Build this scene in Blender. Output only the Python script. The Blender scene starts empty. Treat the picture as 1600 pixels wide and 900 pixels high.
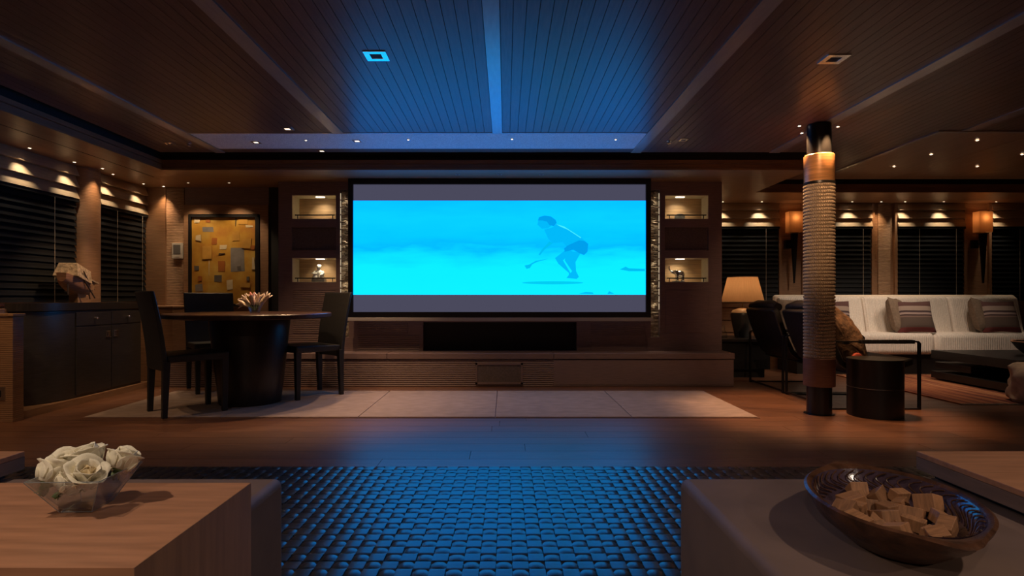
import bpy, bmesh, math, random
from mathutils import Vector, Matrix
random.seed(7)
PI = math.pi
sc = bpy.context.scene
C = sc.collection
# ------------------------------------------------------------------ camera
F = 900.0; VX, VY, H = 790.0, 465.0, 0.93        # focal length in px, vanishing point, eye height
cd = bpy.data.cameras.new('camera'); cam = bpy.data.objects.new('camera', cd); C.objects.link(cam)
cd.sensor_width = 36.0; cd.lens = F / 1600 * 36.0
cam.location = (0, 0, H); cam.rotation_euler = (PI / 2, 0, 0)
cd.shift_x = (800 - VX) / 1600; cd.shift_y = (VY - 450) / 1600
cd.clip_start = 0.02
sc.camera = cam
# ------------------------------------------------------------------ world and exposure
w = bpy.data.worlds.new('night'); sc.world = w; w.use_nodes = True
w.node_tree.nodes['Background'].inputs[0].default_value = (0.01, 0.012, 0.02, 1)
w.node_tree.nodes['Background'].inputs[1].default_value = 0.3
sc.view_settings.view_transform = 'Standard'; sc.view_settings.look = 'None'
sc.view_settings.gamma = 1; sc.view_settings.use_curve_mapping = False
sc.view_settings.exposure = 0.0
K_SPOT = 2.2      # overall level of the recessed lamps
WARM = (1.0, 0.62, 0.32)
COOLWARM = (1.0, 0.80, 0.55)


def P(px, py, Y):
    return ((px - VX) * Y / F, Y, H + (VY - py) * Y / F)


# ------------------------------------------------------------------ materials
MATS = {}


def nodes(name):
    m = bpy.data.materials.new(name); m.use_nodes = True
    nt = m.node_tree
    return m, nt, nt.nodes['Principled BSDF']


def mat(name, col, rough=0.5, metal=0.0, noise=None, stretch=(1, 1, 1), var=0.25, bump=0.0, spec=0.5,
        bands=None, emit=None, rnd=0.0, coat=0.0):
    """noise = scale of a stretched noise that varies the colour by var; bands = (axis, period, depth) fine relief lines"""
    m, nt, b = nodes(name)
    N, L = nt.nodes, nt.links
    b.inputs['Base Color'].default_value = (*col, 1); b.inputs['Roughness'].default_value = rough
    b.inputs['Metallic'].default_value = metal; b.inputs['Specular IOR Level'].default_value = spec
    if coat:
        b.inputs['Coat Weight'].default_value = coat; b.inputs['Coat Roughness'].default_value = 0.3
    if emit:
        b.inputs['Emission Color'].default_value = (*emit[0], 1); b.inputs['Emission Strength'].default_value = emit[1]
    tc = N.new('ShaderNodeTexCoord')
    height = None
    if noise:
        mp = N.new('ShaderNodeMapping'); L.new(tc.outputs['Object'], mp.inputs[0])
        mp.inputs['Scale'].default_value = stretch
        tx = N.new('ShaderNodeTexNoise'); L.new(mp.outputs[0], tx.inputs['Vector'])
        tx.inputs['Scale'].default_value = noise; tx.inputs['Detail'].default_value = 5
        if rnd:
            oi = N.new('ShaderNodeObjectInfo')
            add = N.new('ShaderNodeVectorMath'); add.operation = 'MULTIPLY_ADD'
            L.new(oi.outputs['Random'], add.inputs[0]); add.inputs[1].default_value = (37, 53, 71)
            L.new(mp.outputs[0], add.inputs[2]); L.new(add.outputs[0], tx.inputs['Vector'])
        cr = N.new('ShaderNodeValToRGB'); L.new(tx.outputs['Fac'], cr.inputs[0])
        cr.color_ramp.elements[0].position = 0.3; cr.color_ramp.elements[1].position = 0.72
        lo = tuple(c * (1 - var) for c in col); hi = tuple(min(1, c * (1 + var)) for c in col)
        cr.color_ramp.elements[0].color = (*lo, 1); cr.color_ramp.elements[1].color = (*hi, 1)
        out = cr.outputs[0]
        if rnd:
            hs = N.new('ShaderNodeHueSaturation'); L.new(out, hs.inputs['Color'])
            mr = N.new('ShaderNodeMapRange'); L.new(oi.outputs['Random'], mr.inputs[0])
            mr.inputs['To Min'].default_value = 1 - rnd; mr.inputs['To Max'].default_value = 1 + rnd
            L.new(mr.outputs[0], hs.inputs['Value']); out = hs.outputs[0]
        L.new(out, b.inputs['Base Color'])
        height = tx.outputs['Fac']
    bp = None
    if bump and height is not None:
        bp = N.new('ShaderNodeBump'); bp.inputs['Strength'].default_value = bump; bp.inputs['Distance'].default_value = 0.01
        L.new(height, bp.inputs['Height']); L.new(bp.outputs[0], b.inputs['Normal'])
    if bands:
        axis, period, strength = bands
        wv = N.new('ShaderNodeTexWave'); wv.wave_type = 'BANDS'; wv.bands_direction = axis
        wv.inputs['Scale'].default_value = 0.314 / period; wv.inputs['Distortion'].default_value = 0.6
        wv.inputs['Detail'].default_value = 2; wv.inputs['Detail Scale'].default_value = 3
        L.new(tc.outputs['Object'], wv.inputs['Vector'])
        b2 = N.new('ShaderNodeBump'); b2.inputs['Strength'].default_value = strength; b2.inputs['Distance'].default_value = 0.006
        L.new(wv.outputs['Fac'], b2.inputs['Height'])
        if bp: L.new(bp.outputs[0], b2.inputs['Normal'])
        L.new(b2.outputs[0], b.inputs['Normal'])
    MATS[name] = m
    return m


M = MATS
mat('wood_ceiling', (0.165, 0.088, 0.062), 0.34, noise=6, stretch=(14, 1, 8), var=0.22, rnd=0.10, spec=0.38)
mat('wood_beam', (0.40, 0.33, 0.28), 0.24, noise=8, stretch=(6, 1, 6), var=0.08, spec=1.0, coat=0.6)
mat('ceiling_dark', (0.01, 0.009, 0.009), 0.8)
mat('woven_panel', (0.74, 0.77, 0.82), 0.5, 0.0, noise=140, stretch=(1, 0.5, 1), var=0.25, bump=0.35, spec=1.0)
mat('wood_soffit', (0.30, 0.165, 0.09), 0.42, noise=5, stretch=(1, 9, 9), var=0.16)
mat('wood_soffit_side', (0.30, 0.165, 0.09), 0.42, noise=5, stretch=(9, 1, 9), var=0.16)
mat('wood_wall', (0.30, 0.165, 0.09), 0.5, noise=7, stretch=(1, 1, 12), var=0.18, bands=('Z', 0.014, 0.25))
mat('wood_valance', (0.42, 0.31, 0.20), 0.5, noise=7, stretch=(1, 1, 12), var=0.15)
mat('media_wall', (0.22, 0.148, 0.145), 0.5, noise=9, stretch=(1, 1, 14), var=0.14)
mat('media_ribbed', (0.21, 0.14, 0.13), 0.5, noise=9, stretch=(1, 1, 14), var=0.16, bands=('Z', 0.02, 0.7))
mat('media_dark', (0.14, 0.105, 0.098), 0.6, noise=60, var=0.2)
mat('grasscloth', (0.36, 0.22, 0.13), 0.7, noise=14, stretch=(1, 1, 8), var=0.3, bands=('Z', 0.018, 0.8))
mat('niche_wood', (0.50, 0.33, 0.18), 0.5, noise=5, stretch=(1, 1, 14), var=0.22)
mat('niche_side', (0.62, 0.56, 0.42), 0.6, noise=30, var=0.06)
mat('stone_stack', (0.52, 0.44, 0.33), 0.8, noise=40, var=0.35, bump=0.6)
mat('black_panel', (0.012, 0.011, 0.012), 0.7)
mat('floor_wood', (0.155, 0.062, 0.031), 0.37, noise=5, stretch=(1, 16, 1), var=0.38, rnd=0.14, spec=1.0, coat=0.25)
mat('floor_base', (0.03, 0.018, 0.012), 0.8)
mat('carpet', (0.31, 0.225, 0.19), 0.9, noise=9, stretch=(1, 1.5, 1), var=0.14, bump=0.25)
mat('black_leather', (0.014, 0.014, 0.016), 0.5, noise=90, var=0.3, bump=0.12)
mat('black_leather_soft', (0.016, 0.013, 0.013), 0.42, noise=14, var=0.3, bump=0.25)
mat('table_wood', (0.05, 0.022, 0.014), 0.3, noise=6, stretch=(1, 14, 1), var=0.4)
mat('table_base', (0.016, 0.010, 0.009), 0.35, noise=6, stretch=(10, 10, 1), var=0.4)
mat('ebony', (0.034, 0.030, 0.030), 0.36, noise=9, stretch=(1, 1, 14), var=0.35, spec=0.9)
mat('ebony_flat', (0.026, 0.021, 0.02), 0.32, noise=9, stretch=(1, 14, 1), var=0.35)
mat('ebony_black', (0.010, 0.009, 0.009), 0.4, noise=9, var=0.3)
mat('chrome', (0.75, 0.73, 0.70), 0.18, 1.0)
mat('brushed', (0.55, 0.50, 0.46), 0.35, 1.0)
mat('steel_dark', (0.045, 0.042, 0.042), 0.32, 0.8)
mat('screen_bar', (0.46, 0.42, 0.40), 0.4)
mat('white_plastic', (0.62, 0.58, 0.53), 0.4)
mat('fitting_white', (0.80, 0.79, 0.77), 0.14, 0.9)
mat('blind_slat', (0.011, 0.012, 0.014), 0.6, spec=0.15)
mat('cord', (0.42, 0.36, 0.28), 0.7)
mat('night_glass', (0.004, 0.005, 0.008), 0.08)
mat('frame_black', (0.008, 0.007, 0.008), 0.4)
mat('leather_mat', (0.010, 0.014, 0.019), 0.33, noise=60, var=0.25, bump=0.06, rnd=0.2, spec=1.0, coat=0.55)
mat('leather_mat_base', (0.006, 0.006, 0.008), 0.8)
mat('ottoman', (0.165, 0.11, 0.092), 0.62, noise=7, stretch=(1, 1, 1), var=0.13, bump=0.08)
mat('oak', (0.42, 0.205, 0.115), 0.42, noise=5, stretch=(1, 9, 9), var=0.2)
mat('oak_side', (0.33, 0.175, 0.10), 0.45, noise=5, stretch=(9, 9, 1), var=0.18)
mat('oak_edge', (0.20, 0.13, 0.10), 0.5, noise=8, stretch=(9, 1, 9), var=0.15)
mat('carved_wood', (0.075, 0.032, 0.018), 0.34, noise=28, var=0.55, bump=0.5)
mat('bowl_glaze', (0.07, 0.045, 0.07), 0.18, noise=14, var=0.6, bump=0.4)
mat('block_wood', (0.30, 0.145, 0.07), 0.6, noise=30, stretch=(1, 6, 1), var=0.3, rnd=0.2)
mat('rope', (0.40, 0.30, 0.21), 0.75, noise=120, var=0.35, bump=0.3)
mat('copper', (0.62, 0.29, 0.11), 0.36, 0.2, noise=6, stretch=(1, 1, 12), var=0.25)
mat('strap_leather', (0.16, 0.075, 0.05), 0.5, noise=12, stretch=(1, 1, 10), var=0.2)
mat('sofa_fabric', (0.80, 0.72, 0.65), 0.9, noise=50, var=0.08, bands=('X', 0.022, 0.7))
mat('sofa_plain', (0.78, 0.67, 0.56), 0.9, noise=30, var=0.06)
mat('pillow_tan', (0.22, 0.155, 0.11), 0.9, noise=40, var=0.2, bump=0.2)
mat('lamp_ceramic', (0.06, 0.06, 0.058), 0.3, noise=5, var=0.4)
mat('lamp_cap', (0.62, 0.44, 0.27), 0.4)
mat('throw_fur', (0.10, 0.052, 0.028), 0.95, noise=26, var=0.6, bump=1.0)
mat('red_fabric', (0.24, 0.03, 0.014), 0.8, noise=30, var=0.3)
mat('rock', (0.46, 0.32, 0.20), 0.8, noise=9, var=0.35, bump=0.8)
mat('bowl_rough', (0.035, 0.027, 0.024), 0.6, noise=24, var=0.5, bump=0.8)
mat('bowl_rim', (0.30, 0.13, 0.06), 0.5)
mat('ball_wood', (0.36, 0.17, 0.08), 0.6, noise=20, var=0.4, bump=0.5)
mat('ship_hull', (0.42, 0.21, 0.12), 0.6, noise=18, stretch=(1, 1, 8), var=0.3)
mat('ship_thatch', (0.50, 0.37, 0.24), 0.85, noise=40, var=0.4, bump=0.8)
mat('ship_block', (0.42, 0.24, 0.13), 0.5, noise=10, stretch=(1, 1, 6), var=0.2)
mat('twig', (0.06, 0.04, 0.035), 0.7)
mat('marble_white', (0.80, 0.78, 0.73), 0.35, noise=25, var=0.12)
mat('silver', (0.78, 0.78, 0.80), 0.14, 1.0)
mat('pewter', (0.17, 0.17, 0.175), 0.4, noise=30, var=0.3)
mat('petal_cream', (0.82, 0.77, 0.62), 0.6, noise=20, var=0.08)
mat('petal_heart', (0.74, 0.60, 0.36), 0.6, noise=20, var=0.1)
mat('leaf_green', (0.10, 0.15, 0.05), 0.6, noise=20, var=0.3)
mat('petal_lily', (0.82, 0.66, 0.52), 0.6, noise=18, var=0.18)
mat('petal_pink', (0.62, 0.20, 0.17), 0.6, noise=20, var=0.2)
mat('display_grey', (0.16, 0.15, 0.15), 0.2)
mat('brass', (0.60, 0.42, 0.22), 0.3, 1.0)
mat('led', (1, 0.85, 0.65), 0.5, emit=((1.0, 0.78, 0.55), 9.0))
mat('led_soft', (1, 0.85, 0.65), 0.5, emit=((1.0, 0.80, 0.58), 2.2))
mat('led_strip', (1, 0.9, 0.75), 0.5, emit=((1.0, 0.80, 0.52), 0.7))
mat('led_niche', (1, 0.9, 0.75), 0.5, emit=((1.0, 0.86, 0.66), 4.0))
mat('lens_off', (0.35, 0.36, 0.38), 0.25, 0.6)


def glass_mat(name, tint):
    m, nt, b = nodes(name); N, L = nt.nodes, nt.links
    tr = N.new('ShaderNodeBsdfTransparent'); tr.inputs[0].default_value = (*tint, 1)
    gl_ = N.new('ShaderNodeBsdfGlossy'); gl_.inputs['Roughness'].default_value = 0.06
    lw = N.new('ShaderNodeLayerWeight'); lw.inputs['Blend'].default_value = 0.5; mx = N.new('ShaderNodeMixShader')
    pw = N.new('ShaderNodeMath'); pw.operation = 'POWER'; L.new(lw.outputs['Facing'], pw.inputs[0]); pw.inputs[1].default_value = 2.2
    fr = N.new('ShaderNodeMath'); fr.operation = 'MULTIPLY_ADD'; L.new(pw.outputs[0], fr.inputs[0]); fr.inputs[1].default_value = 0.6; fr.inputs[2].default_value = 0.05
    L.new(fr.outputs[0], mx.inputs[0]); L.new(tr.outputs[0], mx.inputs[1]); L.new(gl_.outputs[0], mx.inputs[2])
    L.new(mx.outputs[0], N['Material Output'].inputs['Surface']); M[name] = m


glass_mat('glass', (0.82, 0.85, 0.87))
mat('glass_edge', (0.30, 0.34, 0.38), 0.12, 0.3)


def shade_mat(name, col):
    m, nt, b = nodes(name); N, L = nt.nodes, nt.links
    tr = N.new('ShaderNodeBsdfTranslucent'); df = N.new('ShaderNodeBsdfDiffuse'); mx = N.new('ShaderNodeMixShader')
    tc = N.new('ShaderNodeTexCoord'); tx = N.new('ShaderNodeTexNoise')
    mp = N.new('ShaderNodeMapping'); mp.inputs['Scale'].default_value = (60, 60, 2)
    L.new(tc.outputs['Object'], mp.inputs[0]); L.new(mp.outputs[0], tx.inputs['Vector']); tx.inputs['Scale'].default_value = 1
    cr = N.new('ShaderNodeValToRGB'); L.new(tx.outputs['Fac'], cr.inputs[0])
    cr.color_ramp.elements[0].color = (*[c * 0.85 for c in col], 1); cr.color_ramp.elements[1].color = (*col, 1)
    L.new(cr.outputs[0], tr.inputs[0]); L.new(cr.outputs[0], df.inputs[0]); mx.inputs[0].default_value = 0.45
    L.new(tr.outputs[0], mx.inputs[1]); L.new(df.outputs[0], mx.inputs[2])
    L.new(mx.outputs[0], N['Material Output'].inputs['Surface']); M[name] = m


shade_mat('lamp_shade', (0.80, 0.50, 0.27))
shade_mat('sconce_shade', (0.70, 0.41, 0.20))


def emissive(name, col, s=1.0):
    m = bpy.data.materials.new(name); m.use_nodes = True; nt = m.node_tree
    nt.nodes.remove(nt.nodes['Principled BSDF'])
    e = nt.nodes.new('ShaderNodeEmission'); e.inputs[0].default_value = (*col, 1); e.inputs[1].default_value = s
    nt.links.new(e.outputs[0], nt.nodes['Material Output'].inputs['Surface']); M[name] = m
    return m, nt, e


BLUE_GAIN = 2.3     # the projected blue is far past white level, green is not


def srgb(r, g, b):
    f = lambda c: (c / 255 / 12.92) if c / 255 <= 0.04045 else ((c / 255 + 0.055) / 1.055) ** 2.4
    return (f(r), f(g), f(b))


def picture_mat():
    m, nt, e = emissive('picture', (0, 0.6, 1)); N, L = nt.nodes, nt.links
    tc = N.new('ShaderNodeTexCoord'); sp = N.new('ShaderNodeSeparateXYZ'); L.new(tc.outputs['Object'], sp.inputs[0])
    mp = N.new('ShaderNodeMapping'); L.new(tc.outputs['Object'], mp.inputs[0]); mp.inputs['Scale'].default_value = (1.0, 1, 5)
    tx = N.new('ShaderNodeTexNoise'); L.new(mp.outputs[0], tx.inputs['Vector']); tx.inputs['Scale'].default_value = 1.8; tx.inputs['Detail'].default_value = 6
    ma = N.new('ShaderNodeMath'); ma.operation = 'MULTIPLY_ADD'; L.new(tx.outputs['Fac'], ma.inputs[0]); ma.inputs[1].default_value = 0.34
    L.new(sp.outputs['Z'], ma.inputs[2])
    mr = N.new('ShaderNodeMapRange'); L.new(ma.outputs[0], mr.inputs[0])
    mr.inputs['From Min'].default_value = -0.34; mr.inputs['From Max'].default_value = 0.68
    cr = N.new('ShaderNodeValToRGB'); L.new(mr.outputs[0], cr.inputs[0])
    el = cr.color_ramp.elements
    el[0].position = 0.0; el[0].color = (*srgb(14, 243, 255), 1)
    el[1].position = 1.0; el[1].color = (*srgb(6, 196, 255), 1)
    for p, c in ((0.30, (12, 240, 255)), (0.44, (10, 220, 255)), (0.52, (4, 190, 250)), (0.62, (4, 203, 255)), (0.8, (8, 210, 255))):
        x = el.new(p); x.color = (*srgb(*c), 1)
    for x in el: x.color[2] *= BLUE_GAIN
    L.new(cr.outputs[0], e.inputs[0])
    e.inputs[1].default_value = 1.0


picture_mat()
emissive('bars', srgb(74, 73, 92)); emissive('diver_body', srgb(2, 186, 250)); emissive('diver_dark', srgb(0, 160, 236))
emissive('diver_light', srgb(70, 240, 255)); emissive('sea_shade', srgb(4, 205, 242)); emissive('sea_mid', srgb(2, 190, 240))


def stripe_mat(name, cols, axis, scale):
    m, nt, b = nodes(name); N, L = nt.nodes, nt.links
    tc = N.new('ShaderNodeTexCoord'); sp = N.new('ShaderNodeSeparateXYZ'); L.new(tc.outputs['Object'], sp.inputs[0])
    tx = N.new('ShaderNodeTexNoise'); L.new(tc.outputs['Object'], tx.inputs['Vector']); tx.inputs['Scale'].default_value = 5
    ad = N.new('ShaderNodeMath'); ad.operation = 'MULTIPLY_ADD'; L.new(tx.outputs['Fac'], ad.inputs[0])
    ad.inputs[1].default_value = 0.012; L.new(sp.outputs[axis], ad.inputs[2])
    mu = N.new('ShaderNodeMath'); mu.operation = 'MULTIPLY_ADD'; L.new(ad.outputs[0], mu.inputs[0]); mu.inputs[1].default_value = scale; mu.inputs[2].default_value = 0.5
    fr = N.new('ShaderNodeMath'); fr.operation = 'FRACT'; L.new(mu.outputs[0], fr.inputs[0])
    cr = N.new('ShaderNodeValToRGB'); cr.color_ramp.interpolation = 'CONSTANT'; L.new(fr.outputs[0], cr.inputs[0])
    el = cr.color_ramp.elements
    el[0].color = (*cols[0][1], 1); el[0].position = 0
    el[1].color = (*cols[1][1], 1); el[1].position = cols[1][0]
    for p, c in cols[2:]:
        x = el.new(p); x.color = (*c, 1)
    L.new(cr.outputs[0], b.inputs['Base Color']); b.inputs['Roughness'].default_value = 0.9; M[name] = m


stripe_mat('pillow_stripe', [(0, (0.16, 0.035, 0.035)), (0.16, (0.10, 0.068, 0.055)), (0.46, (0.20, 0.13, 0.11)), (0.50, (0.055, 0.03, 0.03)),
                             (0.54, (0.34, 0.25, 0.23)), (0.60, (0.06, 0.035, 0.04)), (0.66, (0.32, 0.24, 0.20)), (0.80, (0.10, 0.045, 0.042))], 'Z', 2.4)


def rug_mat():
    m, nt, b = nodes('rug_stripe'); N, L = nt.nodes, nt.links
    tc = N.new('ShaderNodeTexCoord'); mp = N.new('ShaderNodeMapping'); L.new(tc.outputs['Object'], mp.inputs[0]); mp.inputs['Scale'].default_value = (26, .7, 1)
    tx = N.new('ShaderNodeTexNoise'); L.new(mp.outputs[0], tx.inputs['Vector']); tx.inputs['Scale'].default_value = 1.0; tx.inputs['Detail'].default_value = 3
    cr = N.new('ShaderNodeValToRGB'); L.new(tx.outputs['Fac'], cr.inputs[0]); el = cr.color_ramp.elements
    el[0].position = .30; el[0].color = (.06, .012, .010, 1); el[1].position = .70; el[1].color = (.62, .38, .20, 1)
    for p, c in ((.42, (.20, .042, .02)), (.50, (.40, .14, .05)), (.56, (.15, .035, .02)), (.62, (.48, .21, .08))):
        x = el.new(p); x.color = (*c, 1)
    L.new(cr.outputs[0], b.inputs['Base Color']); b.inputs['Roughness'].default_value = .95; M['rug_stripe'] = m


rug_mat()


def art_mat():
    m, nt, b = nodes('art_ground'); N, L = nt.nodes, nt.links
    tc = N.new('ShaderNodeTexCoord'); tx = N.new('ShaderNodeTexNoise'); L.new(tc.outputs['Object'], tx.inputs['Vector'])
    tx.inputs['Scale'].default_value = 4.5; tx.inputs['Detail'].default_value = 6
    cr = N.new('ShaderNodeValToRGB'); L.new(tx.outputs['Fac'], cr.inputs[0]); el = cr.color_ramp.elements
    el[0].position = 0.3; el[0].color = (0.34, 0.13, 0.02, 1); el[1].position = 0.7; el[1].color = (0.55, 0.36, 0.08, 1)
    x = el.new(0.5); x.color = (0.46, 0.24, 0.03, 1)
    L.new(cr.outputs[0], b.inputs['Base Color']); b.inputs['Roughness'].default_value = 0.5; M['art_ground'] = m


art_mat()
for n_, c_ in (('art_grey', (0.20, 0.18, 0.17)), ('art_dark', (0.10, 0.085, 0.075)), ('art_orange', (0.33, 0.10, 0.015)),
               ('art_cream', (0.58, 0.47, 0.30)), ('art_ochre', (0.46, 0.24, 0.04)), ('art_black', (0.03, 0.02, 0.015))):
    mat(n_, c_, 0.55, noise=12, var=0.15)


# ------------------------------------------------------------------ mesh helpers
class MB:
    def __init__(s): s.v = []; s.f = []

    def add(s, vs, fs):
        o = len(s.v); s.v += [tuple(v) for v in vs]; s.f += [tuple(i + o for i in f) for f in fs]; return s

    def box(s, x0, x1, y0, y1, z0, z1, mtx=None):
        vs = [Vector((x, y, z)) for z in (z0, z1) for y in (y0, y1) for x in (x0, x1)]
        if mtx: vs = [mtx @ v for v in vs]
        return s.add(vs, [(0, 2, 3, 1), (4, 5, 7, 6), (0, 1, 5, 4), (2, 6, 7, 3), (0, 4, 6, 2), (1, 3, 7, 5)])

    def hexa(s, bot, top):
        return s.add(list(bot) + list(top), [(3, 2, 1, 0), (4, 5, 6, 7), (0, 1, 5, 4), (1, 2, 6, 5), (2, 3, 7, 6), (3, 0, 4, 7)])

    def rings(s, rs, closed=True, cap=True):
        n = len(rs[0]); vs = [v for r in rs for v in r]; fs = []
        for i in range(len(rs) - 1):
            for j in range(n if closed else n - 1):
                a = i * n + j; b = i * n + (j + 1) % n
                fs.append((a, b, b + n, a + n))
        if cap:
            fs.append(tuple(reversed(range(n)))); fs.append(tuple((len(rs) - 1) * n + j for j in range(n)))
        return s.add(vs, fs)

    def lathe(s, prof, n=32, c=(0, 0), cap=True, sx=1, sy=1):
        return s.rings([[(c[0] + sx * r * math.cos(2 * PI * k / n), c[1] + sy * r * math.sin(2 * PI * k / n), z) for k in range(n)] for r, z in prof], True, cap)

    def tube(s, pts, r, n=8):
        pts = [Vector(p) for p in pts]; rs = []
        if not isinstance(r, (list, tuple)): r = [r] * len(pts)
        up0 = None
        for i, p in enumerate(pts):
            t = (pts[min(i + 1, len(pts) - 1)] - pts[max(i - 1, 0)]).normalized()
            ref = Vector((0, 0, 1)) if abs(t.z) < 0.9 else Vector((1, 0, 0))
            if up0 is None: u = t.cross(ref).normalized()
            else: u = (up0 - t * up0.dot(t)).normalized()
            up0 = u; v = t.cross(u)
            rs.append([p + (u * math.cos(2 * PI * k / n) + v * math.sin(2 * PI * k / n)) * r[i] for k in range(n)])
        return s.rings(rs)

    def ell(s, c, r, rot=None, nu=16, nv=10):
        rs = []
        for i in range(nv + 1):
            a = -PI / 2 + PI * i / nv; ca = max(math.cos(a), 0.02)
            ring = [Vector((r[0] * ca * math.cos(2 * PI * k / nu), r[1] * ca * math.sin(2 * PI * k / nu), r[2] * math.sin(a))) for k in range(nu)]
            if rot: ring = [rot @ v for v in ring]
            rs.append([v + Vector(c) for v in ring])
        return s.rings(rs)

    def extrude(s, poly, axis, a, b):
        """poly of 2-D points extruded along axis from a to b"""
        mk = {'x': lambda p, t: (t, p[0], p[1]), 'y': lambda p, t: (p[0], t, p[1]), 'z': lambda p, t: (p[0], p[1], t)}[axis]
        return s.rings([[mk(p, a) for p in poly], [mk(p, b) for p in poly]])

    def mesh(s, name):
        me = bpy.data.meshes.new(name); me.from_pydata(s.v, [], s.f); me.update()
        bm = bmesh.new(); bm.from_mesh(me); bmesh.ops.recalc_face_normals(bm, faces=bm.faces); bm.to_mesh(me); bm.free()
        return me

    def build(s, name, m, parent=None, smooth=False, bevel=0.0, seg=2, loc=None, rot=None, sub=0, remesh=0.0, kind=None):
        me = s.mesh(name); me.materials.append(M[m])
        o = bpy.data.objects.new(name, me); C.objects.link(o)
        if smooth:
            for p in me.polygons: p.use_smooth = True
            if not (sub or remesh):
                try: me.set_sharp_from_angle(angle=math.radians(42))
                except Exception: pass
        if remesh:
            md = o.modifiers.new('remesh', 'REMESH'); md.mode = 'VOXEL'; md.voxel_size = remesh; md.use_smooth_shade = True
            sm = o.modifiers.new('smooth', 'SMOOTH'); sm.iterations = 3
        if bevel:
            md = o.modifiers.new('bevel', 'BEVEL'); md.width = bevel; md.segments = seg; md.limit_method = 'ANGLE'; md.angle_limit = math.radians(40)
        if sub:
            md = o.modifiers.new('sub', 'SUBSURF'); md.levels = sub; md.render_levels = sub
        if parent: o.parent = parent
        if loc: o.location = loc
        if rot: o.rotation_euler = rot
        if kind: o['kind'] = kind
        return o


def box(x0, x1, y0, y1, z0, z1): return MB().box(x0, x1, y0, y1, z0, z1)


def tag(o, label, cat, group=None):
    o['label'] = label; o['category'] = cat
    if group: o['group'] = group
    return o


def thing(name, label, cat, loc=(0, 0, 0), rz=0.0, group=None):
    o = bpy.data.objects.new(name, None); C.objects.link(o); o.empty_display_size = 0.1
    o.location = loc; o.rotation_euler = (0, 0, rz)
    return tag(o, label, cat, group)


def solid(o, t_):
    md = o.modifiers.new('thick', 'SOLIDIFY'); md.thickness = t_


def struct(o, label=None):
    o['kind'] = 'structure'
    if label: o['label'] = label
    return o


def inst(src, parent, loc=(0, 0, 0), rot=(0, 0, 0), scale=None, name=None):
    o = src.copy(); C.objects.link(o); o.parent = parent; o.location = loc; o.rotation_euler = rot
    if scale: o.scale = scale
    return o


def spot(name, loc, W, angle=70, blend=0.5, col=WARM, target=None, size=0.012, parent=None):
    ld = bpy.data.lights.new(name, 'SPOT'); ld.energy = W * K_SPOT; ld.color = col
    ld.spot_size = math.radians(angle); ld.spot_blend = blend; ld.shadow_soft_size = size
    o = bpy.data.objects.new(name, ld); C.objects.link(o); o.location = loc
    if target is not None:
        d = Vector(target) - Vector(loc); o.rotation_euler = d.to_track_quat('-Z', 'Y').to_euler()
    return o


def point(name, loc, W, col=WARM, size=0.03):
    ld = bpy.data.lights.new(name, 'POINT'); ld.energy = W * K_SPOT; ld.color = col; ld.shadow_soft_size = size
    o = bpy.data.objects.new(name, ld); C.objects.link(o); o.location = loc
    return o


def holed(x0, x1, z0, z1, ya, yb, holes):
    """a wall slab with rectangular openings"""
    xs = sorted({x0, x1, *[h[0] for h in holes], *[h[1] for h in holes]})
    zs = sorted({z0, z1, *[h[2] for h in holes], *[h[3] for h in holes]})
    b = MB()
    for i in range(len(xs) - 1):
        for j in range(len(zs) - 1):
            cx, cz = (xs[i] + xs[i + 1]) / 2, (zs[j] + zs[j + 1]) / 2
            if any(h[0] < cx < h[1] and h[2] < cz < h[3] for h in holes): continue
            b.box(xs[i], xs[i + 1], ya, yb, zs[j], zs[j + 1])
    return b


# =================================================================== STRUCTURE
ZC, ZS = 2.32, 2.187                 # main ceiling, soffit
XL, XR, YB, YR = -4.15, 8.0, 6.25, 7.70
WL_Y = 6.60                          # back wall of the dining corner
# ---- floor with planks
floor = struct(box(XL - .2, XR, -2.6, YR + .2, -0.10, -0.014).build('floor', 'floor_base'), 'dark wooden plank floor')
PW = 0.17
pm = None
CAR = (-3.26, 1.95, 4.45, 5.69)
row = 0
y = 1.45
while y < YR - 0.05:
    x = XL - random.random() * 2.0
    while x < XR:
        Lk = random.choice((2.1, 2.5, 2.9))
        x0, x1 = max(x, XL), min(x + Lk, XR)
        hidden = x0 > CAR[0] and x1 < CAR[1] and y > CAR[2] and y + PW < CAR[3]
        hidden = hidden or (y > 6.0 and x1 < 2.3)
        if x1 - x0 > 0.1 and not hidden:
            o = box(-(x1 - x0) / 2 + .0012, (x1 - x0) / 2 - .0012, -PW / 2 + .0014, PW / 2 - .0014, -.014, 0).build('plank', 'floor_wood', floor, loc=((x0 + x1) / 2, y + PW / 2, 0))
        x += Lk
    y += PW; row += 1
# ---- inset beige carpet of five panels
car = struct(box(CAR[0] - .012, CAR[1] + .012, CAR[2] - .012, CAR[3] + .012, 0.0, .003).build('floor_inset_border', 'strap_leather'), 'thin brown border of the beige inset carpet')
carp = thing('carpet', 'pale beige carpet inset in the plank floor before the projection screen', 'carpet')
cx = [-3.26, -2.2, -1.14, -.08, .975, 1.95]
for i in range(5):
    box(cx[i] + .0025, cx[i + 1] - .0025, CAR[2], CAR[3], 0.003, 0.010).build('carpet_panel', 'carpet', carp, bevel=.003)
# ---- ceiling
ceil = struct(box(XL - .2, XR, -2.6, YR + .2, 2.44, 2.50).build('ceiling', 'ceiling_dark'), 'wood plank ceiling with pale beams')
BEAMS = [(-2.73, .095), (-1.414, .10), (-.07, .085), (1.245, .10), (2.57, .10), (3.84, .10)]
TEX = (-2.68, 1.195, 4.85, 5.37)
CE = [(-3.30, 5.51)]


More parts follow.
